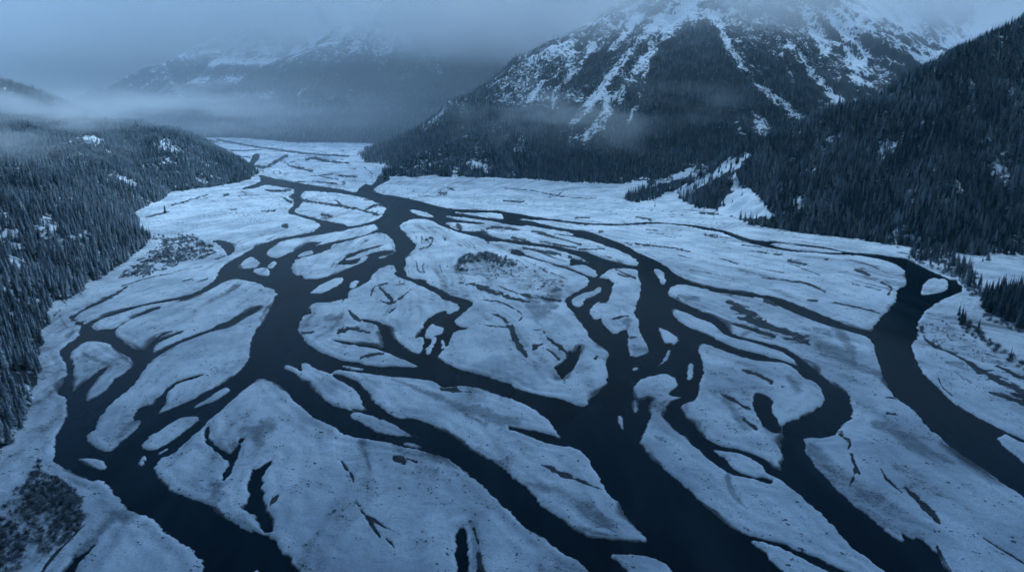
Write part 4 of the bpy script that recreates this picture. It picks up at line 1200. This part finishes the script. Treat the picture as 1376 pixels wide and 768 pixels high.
HAZE_D = 3.6e-5
k = NT('haze'); pv = k.t.nodes.new('ShaderNodeVolumePrincipled'); pv.inputs['Color'].default_value = (.42, .80, 1, 1); pv.inputs['Density'].default_value = HAZE_D
k.link(pv.outputs[0], k.out.inputs['Volume'])
volume_box('haze', (-6500, 5500, -1500, 8500, -4.5, 1500), k.m, 'thin blue haze filling the whole valley')

def mist(name, box, dens, nscale, lo, hi, zprof, label, stretch=(1, 1, 2.5), edge=.18, seed=0):
    """soft bank: density fades to nothing inside every face, broken up by noise"""
    k = NT(name)
    tc = k.t.nodes.new('ShaderNodeTexCoord'); sx = k.t.nodes.new('ShaderNodeSeparateXYZ'); k.link(tc.outputs['Generated'], sx.inputs[0])
    def fade(o_, e): return k.math('MULTIPLY', k.ramp(o_, 0, e), k.ramp(o_, 1 - e, 1, 1, 0))
    f = k.math('MULTIPLY', fade(sx.outputs[0], edge), fade(sx.outputs[1], edge))
    f = k.math('MULTIPLY', f, k.math('MULTIPLY', k.ramp(sx.outputs[2], *zprof[0]), k.ramp(sx.outputs[2], *zprof[1], 1, 0)))
    mp = k.mapping(tc.outputs['Object'], stretch); 
    n = k.noise(mp, nscale, 3, .55, .3)
    f = k.math('MULTIPLY', f, k.ramp(n, lo, hi))
    f = k.math('MULTIPLY', f, dens)
    pv = k.t.nodes.new('ShaderNodeVolumePrincipled'); pv.inputs['Color'].default_value = (.98, .955, .95, 1)
    k.link(f, pv.inputs['Density']); k.link(pv.outputs[0], k.out.inputs['Volume'])
    return volume_box(name, box, k.m, label)

mist('cloud_ceiling', (-5200, 1000, 2900, 7800, 300, 1450), 2.6e-3, .0011, .30, .62, ((.02, .40), (.9, 1)), 'low cloud hiding the far peaks at the valley head')
mist('cloud_cap', (-700, 4300, 1500, 5000, 300, 800), 4.4e-3, .0026, .30, .64, ((.02, .55), (.7, 1)), 'cloud cap over the great mountain summit', (1, 1, 1.6), .1)
mist('fog_curtain', (-6400, 3000, 5500, 8400, -2, 1200), 2.2e-3, .0011, .2, .5, ((-.1, 0), (.85, 1)), 'pale fog closing the valley head behind the far ranges')
mist('mist_bank', (-2600, -560, 820, 2500, 60, 262), 4.8e-3, .0042, .46, .70, ((.0, .45), (.55, 1)), 'thin torn mist bank lying over the left hillside', (.8, .8, 3.2), .2)
mist('mist_veil', (-3200, 300, 2300, 4300, 20, 330), 7e-4, .0026, .42, .72, ((.0, .3), (.45, 1)), 'dim mist veil at the head of the valley', (.8, .8, 3.0), .2)
mist('valley_haze', (-4800, 3200, 1700, 4700, -2.5, 1000), 1.8e-4, .0009, .05, .3, ((-.1, 0), (.7, 1)), 'grey blue haze softening the far ranges', (1, 1, 1), .12)
mist('mist_wisp', (-250, 720, 1600, 2300, 30, 260), 3.4e-3, .0048, .48, .72, ((.0, .4), (.5, 1)), 'thin mist wisp drifting before the great mountain foot', (1, 1, 2.2), .3)

# cloud slab added out of view: blocks skylight so the near valley turns darker
def cloud_deck():
    x = np.linspace(-9000, 9000, 91); y = np.linspace(-9000, 1640, 53)
    X, Y = np.meshgrid(x, y)
    Y = Y + np.where(Y > 800, 250 * fbm(X, Y, 1600, 3, 500), 0)
    e = np.minimum.reduce([(X + 9000), (9000 - X), (Y + 9000), np.maximum(2010 - Y, 0)]); e = np.clip(e / 900, .05, 1) ** .5
    lo = 2000 - 330 * e - 70 * fbm(X, Y, 900, 4, 505); hi = 2000 + 500 * e + 120 * fbm(X, Y, 1100, 4, 510)
    h, w_ = X.shape; n0 = h * w_
    V = np.concatenate([np.stack([X, Y, lo], -1).reshape(-1, 3), np.stack([X, Y, hi], -1).reshape(-1, 3)])
    idx = np.arange(n0).reshape(h, w_)
    q = np.stack([idx[:-1, :-1], idx[1:, :-1], idx[1:, 1:], idx[:-1, 1:]], -1).reshape(-1, 4)
    rim = np.concatenate([idx[0, :], idx[1:, -1], idx[-1, -2::-1], idx[-2:0:-1, 0]])
    Fc = q.tolist() + (q[:, ::-1] + n0).tolist() + [[a, b, b + n0, a + n0] for a, b in zip(rim, np.roll(rim, -1))]
    k = NT('cloud')  # material of the added shading slab, passes a little blue light
    d_ = k.t.nodes.new('ShaderNodeBsdfDiffuse'); d_.inputs[0].default_value = (.20, .28, .38, 1)
    t_ = k.t.nodes.new('ShaderNodeBsdfTranslucent'); t_.inputs[0].default_value = (.45, .70, .95, 1)
    mx = k.t.nodes.new('ShaderNodeMixShader'); mx.inputs[0].default_value = .14
    k.link(d_.outputs[0], mx.inputs[1]); k.link(t_.outputs[0], mx.inputs[2]); k.link(mx.outputs[0], k.out.inputs['Surface'])
    o = bpy.data.objects.new('cloud_deck', raw_mesh('cloud_deck', V, Fc, k.m)); COL.objects.link(o)
    put(o, 'unseen cloud slab added to shade the near valley', None, None, 'stuff')
cloud_deck()

# ------------------------------------------------------------------ light, sky, camera
SUN_EL, SUN_AZ = R(62), R(22)
w = bpy.data.worlds.new('World'); S.world = w; w.use_nodes = True
nt = w.node_tree; nt.nodes.clear()
sky = nt.nodes.new('ShaderNodeTexSky'); sky.sky_type = 'NISHITA'; sky.sun_disc = False
sky.sun_elevation = SUN_EL; sky.sun_rotation = SUN_AZ; sky.altitude = 800; sky.air_density = 1.6; sky.dust_density = .6; sky.ozone_density = 6.0
bg = nt.nodes.new('ShaderNodeBackground'); bg.inputs['Strength'].default_value = .06
wo = nt.nodes.new('ShaderNodeOutputWorld'); tint = nt.nodes.new('ShaderNodeMix'); tint.data_type = 'RGBA'; tint.blend_type = 'MULTIPLY'; tint.inputs[0].default_value = 1
tint.inputs[7].default_value = (.46, .70, .91, 1)
nt.links.new(sky.outputs[0], tint.inputs[6]); nt.links.new(tint.outputs[2], bg.inputs[0]); nt.links.new(bg.outputs[0], wo.inputs[0])
ld = bpy.data.lights.new('sun', 'SUN'); ld.energy = 1.2; ld.angle = R(40); ld.color = (.46, .69, .86)
lo_ = bpy.data.objects.new('sun', ld); COL.objects.link(lo_)
# sun direction: azimuth measured as in the sky node
sd = Vector((math.sin(SUN_AZ) * math.cos(SUN_EL), math.cos(SUN_AZ) * math.cos(SUN_EL), math.sin(SUN_EL)))
lo_.rotation_euler = sd.to_track_quat('Z', 'Y').to_euler()

cd = bpy.data.cameras.new('camera'); cam = bpy.data.objects.new('camera', cd); COL.objects.link(cam)
cd.sensor_width = 36; cd.lens = 36 * F / 1376; cd.clip_start = 1; cd.clip_end = 40000
cam.location = (0, 0, CH); cam.rotation_euler = (R(90) - PITCH, 0, 0)
S.camera = cam

S.view_settings.view_transform = 'Standard'; S.view_settings.look = 'None'; S.view_settings.gamma = 1
S.view_settings.exposure = 1.95
c = S.cycles
c.use_denoising = True
c.max_bounces = 5; c.diffuse_bounces = 2; c.glossy_bounces = 2; c.volume_bounces = 3; c.transmission_bounces = 2
c.volume_step_rate = 1.0; c.volume_max_steps = 256
c.use_adaptive_sampling = True; c.adaptive_threshold = .02
c.caustics_reflective = False; c.caustics_refractive = False
